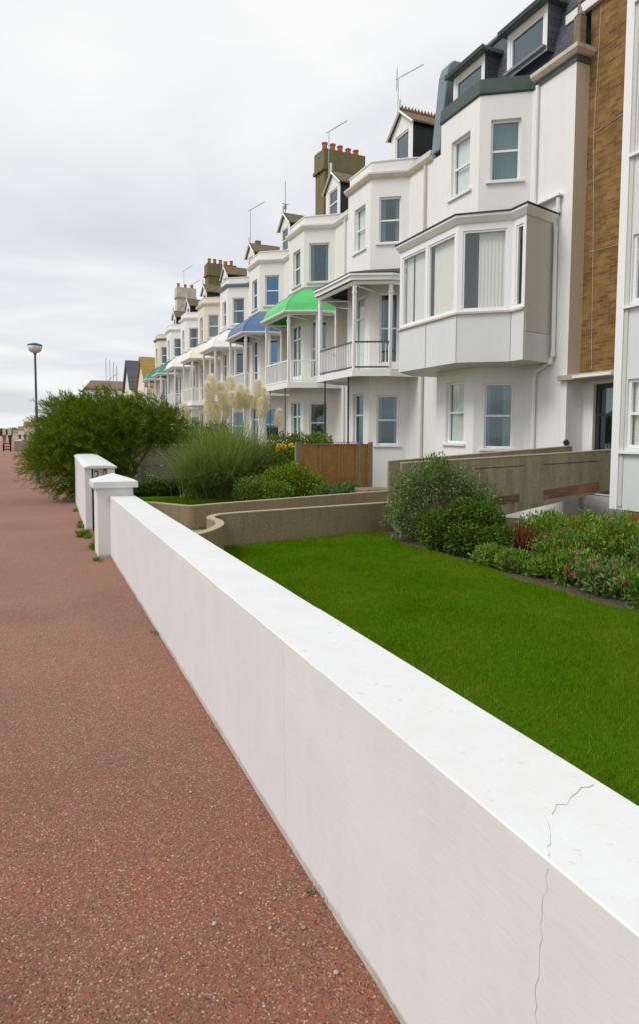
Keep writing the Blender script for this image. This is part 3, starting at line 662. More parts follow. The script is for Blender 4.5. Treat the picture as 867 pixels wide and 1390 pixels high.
def house(i):
    H = HOUSES[i]; b0 = 13.09 + PITCH*i; wm = M[H['wall']]
    # small irregularities in real heights from house to house
    t = thing('terrace_house', (11, b0, -.42), H['label'], 'house', 'bay fronted terrace houses')
    Nn, A, B, F = (11, b0-.7), (10, b0), (10, b0+1.62), (11, b0+2.32)
    y0, y1 = b0-2.05, b0+PITCH-2.051; lc = (Vector(A)-Vector(Nn)).length
    gcan = (.26, .96, 1.30, 2.92); gfr = (.40, 1.18, 1.42, 3.0); tcan = (.25, .95, 7.78, 9.22); tfr = (.36, 1.14, 7.74, 9.16)
    if i and H.get('front0') == 'door': gfr = (.38, 1.12, .45, 3.0)
    if i and H.get('front0') == 'french': gfr = (.30, 1.34, .45, 2.98)
    if H.get('big'): tcan = (.22, 1.0, 7.72, 9.25)
    f1c = (.30, .90, 3.95, 6.2); f1f = (.34, 1.10, 3.72, 6.22)
    if H.get('f1') == 'french': f1f = (.28, 1.36, 3.72, 6.15)
    hc = [gcan, tcan] + ([f1c] if i else []); hf = [gfr, tfr] + ([f1f] if i else [])
    b = MB(); b.panel((11, y0), Nn, -1.6, 9.8); b.panel(Nn, A, -1.6, 9.8, hc); b.panel(A, B, -1.6, 9.8, hf); b.panel(B, F, -1.6, 9.8); b.panel(F, (11, y1), -1.6, 9.8)
    wall = b.build('wall', wm, t)
    # interior shell (rooms seen through the glass)
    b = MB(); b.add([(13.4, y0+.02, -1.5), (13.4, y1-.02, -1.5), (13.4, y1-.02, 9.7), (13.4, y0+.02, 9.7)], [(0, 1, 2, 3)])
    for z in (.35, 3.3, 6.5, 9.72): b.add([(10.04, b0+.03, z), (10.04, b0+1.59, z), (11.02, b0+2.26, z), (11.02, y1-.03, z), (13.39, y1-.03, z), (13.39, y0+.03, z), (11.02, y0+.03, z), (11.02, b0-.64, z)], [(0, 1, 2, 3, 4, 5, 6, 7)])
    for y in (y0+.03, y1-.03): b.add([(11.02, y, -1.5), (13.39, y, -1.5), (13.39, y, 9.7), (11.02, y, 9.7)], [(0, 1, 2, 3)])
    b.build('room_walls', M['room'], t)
    g = H.get('glass', 'glass'); cu = {0: 'curtain'}.get(i, H.get('ctn'))
    s_ = 'trimcream' if i in (2, 3, 5) else 'trim'
    window(t, Nn, A, *gcan, 'sash', g, sill=s_, curtain='curtain' if i in (4, 6) else 'curtain|side')
    window(t, Nn, A, *tcan, 'plain' if H.get('big') else 'sash', g if not i == 2 else 'glass', sill=s_, curtain=cu or 'curtain|side')
    window(t, A, B, *tfr, 'sash', 'glassclear' if i in (1, 0) else g, sill=s_, curtain=cu or ('curtain' if i in (1, 2) else 'curtain|side'))
    st0 = {'door': 'transom', 'french': 'french'}.get(H.get('front0'), 'sash')
    window(t, A, B, *gfr, st0, 'glassclear' if i == 0 else g, sill=s_ if st0 == 'sash' else None, curtain='curtain' if i in (0, 2) else None, name='window' if st0 == 'sash' else 'door')
    if i:
        window(t, Nn, A, *f1c, 'sash', g, sill=None, curtain='curtain' if i in (2, 5) else 'curtain|side')
        window(t, A, B, *f1f, 'french' if H.get('f1') == 'french' else 'transom', 'glassclear' if i == 1 else g, sill=None, curtain='curtain' if i in (1, 2) else None, name='balcony_door')
    plan = [(11, y0), Nn, A, B, F, (11, y1)]
    if i == 0: return t, b0, plan, (Nn, A, B, F, y0, y1)
    # cornice moulding and curved parapet
    b = MB(); b.sweep(plan, [(.0, 9.78), (.07, 9.80), (.10, 9.84), (.14, 9.90), (.14, 9.96), (.0, 9.97), (-.1, 9.97), (-.1, 9.78)]); b.build('cornice', M['trimcream' if i in (1, 2, 5) else 'lead'] if i not in (2, 6, 7, 3) else wm, t)
    pp = [(11.5, b0-.98), (11.08, b0-.80), (10.04, b0+.02), (10.04, b0+1.60), (11.08, b0+2.42), (11.5, b0+2.6)]
    ph = 10.34 + random.uniform(-.03, .05)
    b = MB(); b.sweep(pp, [(0, 9.971), (0, ph-.05), (.03, ph-.045), (.03, ph), (-.16, ph), (-.16, 9.971)]); b.build('parapet', wm, t, bevel=.015)
    b = MB(); b.sweep([(11.0, y0), (11.0, b0-.95)], [(-.02, 9.975), (.10, 9.975), (.13, 10.06), (.0, 10.06)]); b.build('gutter', M['trim'], t); b = MB(); b.sweep([(11.0, b0+2.55), (11.0, y1)], [(-.02, 9.975), (.10, 9.975), (.13, 10.06), (.0, 10.06)]); b.build('gutter', M['trim'], t)
    # main roof
    yb0, yb1 = y0, y1
    b = MB(); b.add([(11.15, yb0, 9.95), (11.15, yb1, 9.95), (14.3, yb1, 12.0), (14.3, yb0, 12.0), (17.5, yb1, 9.8), (17.5, yb0, 9.8)], [(0, 1, 2, 3), (3, 2, 4, 5)])
    if i == 8: b.add([(11.15, yb1, 9.95), (17.5, yb1, 9.8), (14.3, yb1, 12.0)], [(0, 1, 2)])
    b.build('roof', M['mossroof'], t)
    b = MB(); b.add([(11, y1, -1.5), (17.5, y1, -1.5), (17.5, y1, 9.9), (11, y1, 9.95)], [(0, 1, 2, 3)]) if i == 8 else b.add([(17.5, y0, -1.5), (17.5, y1, -1.5), (17.5, y1, 9.8), (17.5, y0, 9.8)], [(0, 1, 2, 3)])
    b.build('rear_wall', wm, t)
    dormer(t, b0+.80, 11.6, 1.42, 10.75, 11.98, 12.55, 'mossroof', 2.3, 'trim', crest=(i == 1))
    # party parapet
    b = MB(); b.box(11.0, 11.5, y1-.18, y1-.002, 9.98, 10.25); b.build('party_wall', M['trimcream'], t)
    downpipe(t, [(10.93, y0+.35, 9.75), (10.93, y0+.35, 7.2)] + ([(10.93, y0+.35, -.3)]), 'trim' if i != 1 else 'trimcream')
    # balcony
    D = [(11, b0-1.40), (10.03, b0-1.33), (9, b0-.78), (9, b0+1.85), (10.03, b0+2.72), (11, b0+2.76)]
    Di = offset(D, -.05); b = MB()
    b.sweep(offset(D, -.02), [(-.03, 3.44), (.03, 3.44), (.03, 3.66), (-.03, 3.66)])
    b.prism(offset(D, -.06)[::-1], 3.56, 3.655); bal = b.build('balcony', M['trim'], t)
    b = MB(); zr = 4.5
    beams(b, offset(D, -.06)[1:5], zr-.03, zr+.02, .055); beams(b, offset(D, -.06)[1:5], 3.70, 3.75, .045); b.build('handrail', M[H['rail']], bal)
    b = MB(); q = offset(D, -.06)
    for k in range(1, 4):
        a, c = Vector(q[k]), Vector(q[k+1]); L = (c-a).length; m = int(L/.125)
        uu = (c-a).normalized(); nn = Vector((-uu.y, uu.x))
        for j in range(1, m): p = a + (c-a)*j/m; b.obox((p.x, p.y, (zr+3.75)/2-.016), uu, nn, .026, .03, zr-3.75-.034)
    b.build('balusters', M['trim'], bal)
    q = offset(D, -.07)
    for k in (1, 2, 3, 4):
        b = MB(); p = q[k]; b.box(p[0]-.045, p[0]+.045, p[1]-.045, p[1]+.045, 3.66, 6.24); b.box(p[0]-.065, p[0]+.065, p[1]-.065, p[1]+.065, 5.98, 6.03); b.build('post', M['trim'], bal)
    b = MB(); beams(b, offset(D, -.05), 6.24, 6.34, .1)
    for k in (2, 3): b.tube([(D[k][0]+.08, D[k][1], 6.22), (10.0, D[k][1]+(.5 if k == 2 else -.4), 6.22)], .03, 4)
    b.build('beam', M['trim'], bal)
    if i in (1, 2, 3, 5):
        b = MB(); b.box(10.08, 10.98, b0+2.62, b0+2.66, 3.66, 6.2); b.box(10.06, 10.12, b0+2.60, b0+2.68, 3.66, 6.22); b.box(10.1, 10.98, b0+2.60, b0+2.62, 4.9, 4.97); b.build('side_screen', M['trimcream' if i != 5 else 'trim'], bal)
    for k, (px, py) in enumerate(((9.08, b0-.35), (9.08, b0+1.45))):
        b = MB(); b.tube([(px, py, -.42), (px, py, 3.5)], .028, 8); b.build('support_pole', M[H['pole']], bal)
    b = MB(); b.obox((10.5, b0-1.0, 3.5), Vector((1, 0)), Vector((0, 1)), .8, .05, .08); b.build('bracket', M['trim'], bal)
    # canopy
    outer = offset(D, .10); inner = [(11, b0-.78), (10.96, b0-.74), (9.985, b0-.01), (9.985, b0+1.63), (10.96, b0+2.36), (11, b0+2.40)]
    if H['canopy']:
        b = MB(); K = 7
        for s in range(K+1):
            f = s/K; zz = 6.37 + 1.08*(f**.62)
            for a, c in zip(outer, inner): b.v.append((a[0]+(c[0]-a[0])*f**1.1, a[1]+(c[1]-a[1])*f**1.1, zz))
        b.f = [[s*6+k, s*6+k+1, (s+1)*6+k+1, (s+1)*6+k] for s in range(K) for k in range(5)]; b.mi = [0]*len(b.f)
        c_ = b.build('canopy', M[H['canopy']], t); so_ = c_.modifiers.new('solid', 'SOLIDIFY'); so_.thickness = .025
        b = MB()
        for k in range(1, 5):            # batten rolls over the sheet joints
            b.tube([(outer[k][0]+(inner[k][0]-outer[k][0])*(s/K)**1.1, outer[k][1]+(inner[k][1]-outer[k][1])*(s/K)**1.1, 6.375+1.08*((s/K)**.62)) for s in range(K+1)], .018, 6)
        b.build('roll', M[H['canopy']], c_)
        b = MB(); b.sweep(outer, [(-.02, 6.30), (.06, 6.30), (.085, 6.34), (.085, 6.38), (.06, 6.38), (.05, 6.345), (-.02, 6.345)]); b.build('gutter', M['trim'], c_)
        b = MB(); b.sweep(inner[1:5], [(0, 7.42), (.05, 7.42), (.03, 7.52), (0, 7.53)]); b.build('flashing', M['lead'], c_)
    else:
        b = MB(); b.sweep(outer, [(-.03, 6.34), (.0, 6.34), (.0, 6.56), (-.03, 6.56)]); c_ = b.build('balcony_roof', M['trim'], t)
        b = MB(); oo = offset(outer, .05)
        b.v = [(x, y, 6.57) for x, y in oo] + [(x, y, 6.95) for x, y in inner] + [(x, y, 6.53) for x, y in oo]
        b.f = [[k, k+1, 6+k+1, 6+k] for k in range(5)] + [[12+k, 12+k+1, k+1, k] for k in range(5)]; b.mi = [0]*len(b.f); b.build('roof_felt', M['felt'], c_)
        b = MB(); b.sweep(outer, [(.001, 6.48), (.05, 6.47), (.05, 6.53), (.001, 6.53)]); b.build('gutter', M['trim'], c_)
    if i == 3:
        b = MB(); b.sweep([(10.04, b0+.02), (10.04, b0+.9)], [(.004, 9.99), (.006, 9.99), (.006, 10.28), (.004, 10.28)])
    return t, b0, plan, None

built = [house(i) for i in range(9)]
# satellite dish-like white aerial, masts, chimneys
h = built[1][0]; aerial(h, 11.75, 19.95, 11.9, 13.95, 'yagi')
h = built[2][0]; chimney(h, 12.4, 14.45, 27.62, 28.5, 9.8, 14.75, 5)
aerial(h, 12.55, 27.45, 12.0, 15.45, 'arm')
aerial(built[3][0], 11.62, 30.45, 12.5, 14.15, 'rod')
aerial(built[4][0], 11.7, 36.3, 12.2, 14.6, 'arm')
b = MB(); b.box(12.0, 12.3, 36.2, 36.5, 11.9, 12.9); b.build('vent_cowl', M['stone'], built[4][0])
h = built[6][0]; chimney(h, 12.4, 14.6, 49.1, 50.0, 9.8, 14.75, 5, lower=(12.2, 12.9))
h = built[8][0]; chimney(h, 12.2, 13.9, 59.7, 60.6, 9.8, 15.1, 3, 'brickwhite')
aerial(h, 12.9, 60.0, 15.0, 16.7, 'arm'); aerial(built[7][0], 11.9, 53.0, 12.4, 13.8, 'arm')

# --- end house: mansard, enclosed bay
t, b0, plan, (Nn, A, B, F, y0, y1) = built[0]
b = MB(); ext = [(10.999, y0-.004), (11.45, y0-.004)]
b.add([(11.0, y0, -1.6), (11.0, y0, 2.9), (11.5, y0, 2.9), (11.5, y0, -1.6)], [(0, 1, 2, 3)]); b.build('lower_end_wall', M['white2'], t)
b = MB(); b.add([(11.0, y0, 2.9), (11.0, y0, 9.8), (11.5, y0, 9.8), (11.5, y0, 2.9)], [(0, 1, 2, 3)]); o = b.build('end_wall', M['beige'], t); tag(o, 'end return of the terrace, tinted beige for shade and brick bounce')  # same paint as the front; shade and warm brick bounce put into the colour
full = [(11.6, y0), (11.0, y0), Nn, A, B, F, (11, y1)]
full2 = [(11.0, y0), Nn, A, B, F, (11, y1)]
# green fascia + gutter at plain facade part, flashing band around bay
b = MB(); b.sweep([(11.6, y0+0.0), (11.0, y0+.0), (11.0, b0-.78)][::1], [(.0, 9.80), (.03, 9.80), (.03, 9.93), (.0, 9.93)]); b.build('fascia', M['verdigris'], t)
b = MB(); b.sweep([(11.6, y0), (11.0, y0), (11.0, b0-.80)], [(-.05, 9.931), (.10, 9.931), (.18, 9.99), (.19, 10.07), (.05, 10.07), (-.05, 10.05)]); b.build('gutter', M['trimcream'], t)
b = MB(); b.sweep([(11.0, b0-.85), Nn, A, B, F, (11.0, y1-.4)], [(-.02, 9.801), (.02, 9.801), (.045, 9.84), (.01, 10.18), (-.04, 10.20), (-.06, 10.18)]); b.build('flashing', M['copper'], t)
b = MB(); b.add([(11.03, b0-.68, 10.16), (10.03, b0+.02, 10.16), (10.03, b0+1.60, 10.16), (11.03, b0+2.3, 10.16), (11.5, b0+2.3, 10.3), (11.5, b0-.68, 10.3)], [(0, 1, 2, 3, 4, 5)]); b.build('bay_roof', M['lead'], t)
b = MB(); zt = 12.25; b.add([(11.08, y0+.02, 10.0), (11.08, y1-.3, 10.0), (11.62, y1-.3, zt), (11.62, y0+.55, zt), (15, y0+.55, zt+.1), (15, y1-.3, zt+.1), (15, y0+.02, 10.0)], [(0, 1, 2, 3), (3, 2, 5, 4), (0, 3, 4, 6)]); rf = b.build('roof', M['slate'], t)
b = MB(); b.tube([(11.06, y0-.01, 10.02), (11.60, y0+.53, zt+.03)], .07, 8); b.build('hip_roll', M['stone'], rf)
b = MB(); b.box(10.98, 11.18, y0-.08, y0+.12, 10.05, 10.75); b.add([(10.98, y0-.08, 10.751), (11.18, y0-.08, 10.751), (11.18, y0+.12, 10.751), (10.98, y0+.12, 10.751), (11.1, y0+.02, 10.95)], [(0, 1, 4), (1, 2, 4), (2, 3, 4), (3, 0, 4)]); b.build('corner_stone', M['stone'], t, bevel=.03)
b = MB(); b.tube([(11.58, y0+.55, zt+.03), (11.58, y1-.3, zt+.03)], .06, 6); b.build('ridge_roll', M['lead'], rf)
# lead covered party wall with rounded head
b = MB(); prof = [(10.98, 9.95), (11.04, 10.6), (11.12, 11.4), (11.2, 12.2), (11.28, 12.45), (11.45, 12.6), (11.7, 12.6), (13.5, 12.65), (13.5, 9.9)]
ya, yb = y1-.32, y1+.12; n = len(prof); b.v = [(x, ya, z) for x, z in prof] + [(x, yb, z) for x, z in prof]
b.f = [list(range(n))[::-1], [n+k for k in range(n)]] + [[k, (k+1) % n, n+(k+1) % n, n+k] for k in range(n)]; b.mi = [0]*len(b.f); b.build('party_wall', M['lead'], t, bevel=.05)
def box_dormer(cy, w_, zs, zh, fx=10.98):
    A_, B_ = (fx, cy-w_/2), (fx, cy+w_/2); b = MB(); b.panel(A_, B_, zs-.12, zh+.14, [(.11, w_-.11, zs, zh)], .07); d = b.build('dormer', M['trim'], t)
    for s in (-1, 1):
        b = MB(); y = cy+s*w_/2; b.add([(fx, y, zs-.12), (fx, y, zh+.14), (fx+1.2, y, zh+.16), (fx+1.2, y, zs-.12)], [(0, 1, 2, 3)])
        b.build('dormer_cheek', M['slate'], d)
    b = MB(); b.box(fx-.16, fx+1.5, cy-w_/2-.14, cy+w_/2+.14, zh+.15, zh+.24); b.build('dormer_roof', M['verdigris'], d)
    b = MB(); b.box(fx-.20, fx-.162, cy-w_/2-.15, cy+w_/2+.15, zh+.13, zh+.25); b.build('dormer_gutter', M['felt'], d)
    window(d, A_, B_, .11, w_-.11, zs, zh, 'plain', 'glassdark', dep=.08, sill='lead', sub=True, name='dormer_window', out=.12)
box_dormer(12.64, 1.38, 10.62, 11.42); box_dormer(14.9, 1.38, 10.75, 11.48)
# enclosed timber bay on the first floor
E = [(11, b0-1.54), (9.93, b0-1.81), (9.93, b0-1.38), (9.0, b0-.60), (9.0, b0+1.97), (9.93, b0+2.75), (10.99, b0+2.75)]
zb, zs, zh, ztp = 3.31, 4.46, 6.36, 6.60
holes = {2: [(.12, 1.10, zs+.05, zh-.06)], 3: [(.12, 1.24, zs+.05, zh-.06), (1.34, 2.46, zs+.05, zh-.06)], 1: [(.08, .32, zs+.05, zh-.06)], 4: [(.12, 1.0, zs+.05, zh-.06)]}
b = MB()
for k in range(6):
    if k == 0: continue
    b.panel(E[k], E[k+1], zs, ztp, holes.get(k, []), .1)
eb = b.build('enclosed_bay', M['upvc'], t)
b = MB(); b.panel(E[0], E[1], 3.95, ztp); b.build('side_panel', M['panelgrey'], eb)
b = MB(); b.panel(E[0], E[1], zb, 3.94); b.sweep(E[1:], [(-.06, zb), (-.005, zb), (-.005, zs-.001), (-.06, zs-.001)]); b.build('apron_panel', M['panel'], eb)
b = MB(); b.prism([(x, y) for x, y in offset(E, -.03)][::-1], zb-.0, zb+.03); b.build('soffit', M['panelgrey'], eb)
b = MB(); b.sweep(E[1:], [(-.02, zs-.045), (.05, zs-.045), (.055, zs), (-.02, zs+.004)]); b.build('sill', M['trimcream'], eb)
b = MB()
for k, s in ((3, .5), (3, 0.0), (2, 0), (1, 0)):
    p = Vector(E[k]) + (Vector(E[k+1])-Vector(E[k]))*s; q = Vector(E[k+1])-Vector(E[k]); q.normalize(); b.obox((p.x-.004*-q.y*-1, p.y, (zb+zs)/2-.02), q, Vector((-q.y, q.x)), .010, .004, zs-zb-.06)
b.build('panel_joint', M['crackdark'], eb)
for k, hs in holes.items():
    for h_ in hs: window(eb, E[k], E[k+1], *h_, 'plain', 'glassclear', dep=.08, sill=None, sub=False, name='bay_window', fw_=.045)
b = MB(); b.sweep(E, [(0.0, ztp-.14), (.03, ztp-.14), (.12, ztp-.02), (.12, ztp+.03), (.0, ztp+.03)]); b.build('gutter', M['trim'], eb)
b = MB(); oo = offset(E, .14); inn = [(11, b0-1.5), (10.98, b0-.75), (10.96, b0-.72), (9.98, b0), (9.98, b0+1.62), (10.96, b0+2.34), (11, b0+2.6)]
b.v = [(x, y, ztp+.032) for x, y in oo] + [(x, y, ztp+.065) for x, y in oo] + [(x, y, ztp+.17) for x, y in inn]
b.f = [[k, k+1, 7+k+1, 7+k] for k in range(6)] + [[7+k, 7+k+1, 14+k+1, 14+k] for k in range(6)]; b.mi = [0]*len(b.f); b.build('bay_roof', M['felt'], eb)
# blinds and vertical curtains in the bay, room behind
b = MB()
for k, u0, u1 in ((3, .14, 1.16), (3, 1.36, 2.05), (3, 2.12, 2.46), (2, .10, .74), (4, .1, .9)):
    a = Vector(E[k]); q = (Vector(E[k+1])-a).normalized(); nn = Vector((-q.y, q.x)); m = 30; vs = []
    for j in range(m+1):
        p = a + q*(u0+(u1-u0)*j/m) - nn*(.15+.010*math.sin(j*1.7)); vs += [(p.x, p.y, zs+.02), (p.x, p.y, zh)]
    b.add(vs, [(2*j, 2*j+2, 2*j+3, 2*j+1) for j in range(m)])
b.build('curtain', M['blind'], eb, smooth=True)
b = MB(); b.add([(10.6, b0-1.2, zb+.1), (10.6, b0+2.5, zb+.1), (10.6, b0+2.5, zh+.2), (10.6, b0-1.2, zh+.2)], [(0, 1, 2, 3)]); b.build('inner_wall', M['blind'], eb)
b = MB(); b.box(10.2, 10.22, b0-.9, b0-.3, zs+.1, zh-.1); b.box(9.62, 9.64, b0+.2, b0+.5, zs, zh-.4); b.build('inner_pane', M['glassblue'], eb)
# small strip between bay and next balcony
b = MB(); b.box(10.0, 10.99, b0+2.76, b0+3.0, 3.5, 6.45); b.build('side_wall', M['warm'], eb)
b = MB(); b.box(9.9, 10.99, b0+2.7, b0+3.12, 6.451, 6.53); b.build('side_cornice', M['trim'], eb)
b = MB(); b.box(10.86, 11.0, b0-1.78, b0-.92, 7.02, 7.06); b.build('ledge', M['trim'], t)
downpipe(t, [(10.93, 12.17, 9.8), (10.93, 12.17, 7.08)])
downpipe(t, [(10.93, 11.4, 7.0), (10.93, 11.4, 6.72), (10.93, 11.5, 6.5), (10.93, 11.45, 6.3), (10.93, 11.42, 3.5), (10.93, 11.5, 3.33), (10.93, 11.98, 3.13), (10.93, 12.02, 2.98), (10.93, 12.0, .6)], r=.045)

# ------------------------------------------------------------------ block of flats
t = thing('apartment_block', (11, 8.9, -.42), 'yellow brick block of flats with white framed window bay and slab canopy over its door', 'apartment building')
BX = 11.38; b = MB(); b.add([(BX, 4, 3.02), (BX, 11.038, 3.02), (BX, 11.038, 11.0), (BX, 4, 11.0)], [(0, 1, 2, 3)])
b.box(10.02, 14, -3, 8.55, -1.6, .235); b.add([(11.39, 11.037, 9.7), (11.39, 11.037, 11.0), (14, 11.037, 11.0), (14, 11.037, 9.7)], [(0, 1, 2, 3)])
b.build('brick_wall', M['brick'], t)
b = MB(); b.box(BX-.1, BX-.001, -3, 11.7, 10.98, 11.18); b.build('eaves_fascia', M['trim'], t)
b = MB(); b.box(BX-.1, 15, -3, 11.7, 11.181, 11.25); b.build('flat_roof', M['felt'], t)
b = MB(); Dr = (.42, 1.5, .32, 2.78); b.panel((11.5, 8.9), (11.5, 11.036), .30, 3.0, [(2.136-.14-1.1, 2.136-.30, .32, 2.78)], .1); b.build('entrance_wall', M['white'], t)
b = MB(); b.add([(11.52, 8.5, -1.6), (11.52, 11.036, -1.6), (11.52, 11.036, .299), (11.52, 8.5, .299)], [(0, 1, 2, 3)]); b.build('basement_wall', M['panelgrey'], t)
dr = window(t, (11.5, 8.9), (11.5, 11.036), 2.136-1.24, 2.136-.30, .32, 2.78, 'transom', 'glassdark', sill=None, fr='dark', name='entrance_door', fw_=.1)
b = MB(); b.box(10.88, 11.52, 8.84, 11.22, 2.86, 2.98); cn = b.build('canopy_slab', M['concpale'], t, bevel=.01)
b = MB(); b.box(10.855, 10.879, 9.7, 10.75, 2.885, 2.945); b.build('strip_light', M['trim'], cn)
b = MB(); b.tube([(BX-.012, 10.70, 3.1), (BX-.012, 10.77, 6.0), (BX-.012, 10.85, 8.3), (BX-.012, 10.76, 10.9)], .005, 5); b.tube([(BX-.012, 8.85, 8.45), (BX-.012, 10.84, 8.27)], .005, 5); b.tube([(BX-.012, 8.85, 5.62), (BX-.012, 10.84, 5.7)], .005, 5); b.build('cable', M['panelgrey'], t)
FA, FB = (10.0, -3.0), (10.0, 8.82); LB = 11.82
rows = [(1.40, 2.66), (4.06, 5.26), (6.76, 7.98), (9.45, 10.6)]; wins = [(LB-.27-1.62-k*1.95, LB-.27-k*1.95) for k in range(5)]
b = MB(); b.panel(FA, FB, .24, 11.0, [(u0, u1, z0, z1) for z0, z1 in rows for u0, u1 in wins], .1)
b.add([(10.0, 8.82, .24), (BX, 8.82, .24), (BX, 8.82, 11), (10, 8.82, 11)], [(0, 1, 2, 3)]); b.add([(10.0, -3, .24), (BX, -3, .24), (BX, 8.82, .24), (10, 8.82, .24)], [(0, 1, 2, 3)])
by = b.build('window_bay', M['panel'], t)
b = MB(); b.box(9.95, 9.999, 8.66, 8.825, .24, 11.0)
b.build('corner_post', M['upvc'], by)
b = MB()
for z in (1.34, 4.0, 6.70, 9.38): b.box(9.92, 9.998, -3, 8.657, z-.05, z)
b.build('ledge', M['upvc'], by)
b = MB(); b.box(9.975, 9.999, 8.58, 8.657, .3, 11); b.build('corner_trim', M['panelgrey'], by)
for z0, z1 in rows:
    for u0, u1 in wins[:3]: window(by, FA, FB, u0, u1, z0, z1, 'plain' if z0 > 3 else 'sash', 'glassclear', dep=.1, sill=None, curtain='blind', name='window', sub=False)
b = MB(); b.add([(11.3, -3, .3), (11.3, 8.8, .3), (11.3, 8.8, 11), (11.3, -3, 11)], [(0, 1, 2, 3)]); b.build('room_walls', M['room'], t)
# gable side neighbour's return visible above the party line
# little plant pot on parapet end
t = thing('plant_pot', (10.85, 10.85, 1.4), 'tiny dark plant pot on the end of the bridge parapet', 'pot')
b = MB(); b.lathe((10.85, 10.85, 1.402), [(.05, 0), (.07, .07), (.06, .07)], 10); b.build('pot', M['blackiron'], t)
C_ = np.array([10.85, 10.85, 1.47])+rng.normal(0, .012, (30, 3)); V, Fc = leaves(C_, rng.normal(size=(30, 3))+[0, 0, 1], .09, .03); npmesh('leaves', V, Fc, M['leafdark'], t)

# ------------------------------------------------------------------ fences
def cpost(b, x, y, z0, z1, s=.055): b.box(x-s, x+s, y-s, y+s, z0, z1); 
t = thing('concrete_fence', (3.5, 21.7, -.4), 'grey concrete panel fence behind the pampas grass', 'fence')
for k in range(4):
    x0 = 1.3+1.85*k; b = MB()
    for r in range(5): b.box(x0+.06, x0+1.79, 21.68+(.0 if r % 2 else .004), 21.73, -.42+r*.33, -.42+r*.33+.31)
    b.build('panel', M['concfence'], t)
for k in range(5):
    b = MB(); cpost(b, 1.3+1.85*k, 21.7, -.42, 1.27); b.build('post', M['concfence'], t)
b = MB(); b.box(1.3, 8.7, 21.64, 21.76, 1.231, 1.27); b.build('capping', M['conctop'], t)
t = thing('timber_fence', (8.3, 17.5, -.4), 'orange brown lap panel fence between concrete posts', 'fence')
for x0, x1 in ((7.12, 9.02), (9.14, 9.42)):
    b = MB()
    for r in range(13): z = -.3+r*.125; b.add([(x0, 17.50, z), (x1, 17.50, z), (x1, 17.485, z+.14), (x0, 17.485, z+.14), (x0, 17.52, z), (x1, 17.52, z)], [(0, 1, 2, 3), (0, 4, 5, 1)])
    p = b.build('panel', M['wood'], t)
    b = MB()
    for x in [x0+.03+(x1-x0-.06)*k/3 for k in range(4)] if x1-x0 > 1 else [x0+.03, x1-.03]: b.box(x-.022, x+.022, 17.452, 17.483, -.3, 1.32)
    b.box(x0, x1, 17.44, 17.53, 1.321, 1.35); b.build('batten', M['wood'], p)
for x in (7.06, 9.08, 9.48): b = MB(); cpost(b, x, 17.5, -.42, 1.40); b.build('post', M['concfence'], t)
b = MB()
for k in range(14): x = 7.7+k*.09; b.box(x-.006, x+.006, 17.56, 17.572, 1.3, 1.40)
b.box(7.6, 9.0, 17.56, 17.57, 1.39, 1.40); b.build('wire_trellis', M['blackiron'], t)
t = thing('garden_step', (8.9, 15.9, -.4), 'mossy concrete step and rubble beside the timber fence end', 'step')
b = MB(); b.box(8.3, 9.6, 15.9, 16.9, -.42, -.1); b.box(8.6, 9.5, 16.1, 16.9, -.099, .06); b.build('step_block', M['concdark'], t, bevel=.04)

# ------------------------------------------------------------------ plants
def limbs(b, base, tips, r0, wob=.12):
    for tp in tips:
        p0 = Vector(base); p3 = Vector(tp); m = 6; pts = []; rs = []
        for k in range(m+1):
            f = k/m; p = p0.lerp(p3, f); p.z += .15*math.sin(f*math.pi)*(p3-p0).length*.3
            if 0 < k < m: p += Vector((random.uniform(-wob, wob), random.uniform(-wob, wob), random.uniform(-wob, wob)))*.5
            pts.append(p); rs.append(r0*(1-.8*f))
        b.tube(pts, rs, 6)
def bush(name, label, lobes, n, L, W, mat, base, cat='bush', group=None, up=.3, stems=8, shell=.6, flowers=None, stemmat='bark', stem_r=.015, cluster=1):
    t = thing(name, base, label, cat, group)
    b = MB(); tips = [(l[0]+random.uniform(-.6, .6)*l[3], l[1]+random.uniform(-.6, .6)*l[4], l[2]+random.uniform(0, .7)*l[5]) for l in (lobes*20)[:stems]]
    limbs(b, base, tips, stem_r, .08); b.build('stems', M[stemmat], t)
    m = max(1, n//cluster); p, d = blob_pts(lobes, m, shell)
    if cluster > 1:
        p = np.repeat(p, cluster, 0)+rng.normal(0, L*.5, (m*cluster, 3)); d = np.repeat(d, cluster, 0)
    p[:, 2] = np.maximum(p[:, 2], base[2]+.02)
    dd = d*.7 + rng.normal(size=p.shape)*.7 + np.array([0, 0, up]); k = len(p)
    V, Fc = leaves(p, dd, L*rng.uniform(.6, 1.2, k), W*rng.uniform(.7, 1.2, k)); npmesh('foliage', V, Fc, M[mat], t)
    if flowers:
        fm, fn, fs = flowers; q, d = blob_pts(lobes, fn*4, .05); k = (q[:, 2] > base[2]+.12) & (d[:, 1]+d[:, 0]*1.2 < .6) | (d[:, 2] > .5); q = q[k][:fn]; d = d[k][:fn]
        VV = []; FF = []; off = 0
        for c, dr in zip(q, d):
            m_ = 26; r = unit(rng.normal(size=(m_, 3))+[0, 0, .6]); c = c+np.array([0, 0, .06]); V, Fc = leaves(np.tile(c, (m_, 1)), r, fs, fs*.6); VV.append(V); FF.append(Fc+off); off += len(V)
        if VV: npmesh('flower_heads', np.concatenate(VV), np.concatenate(FF), M[fm], t)
    return t
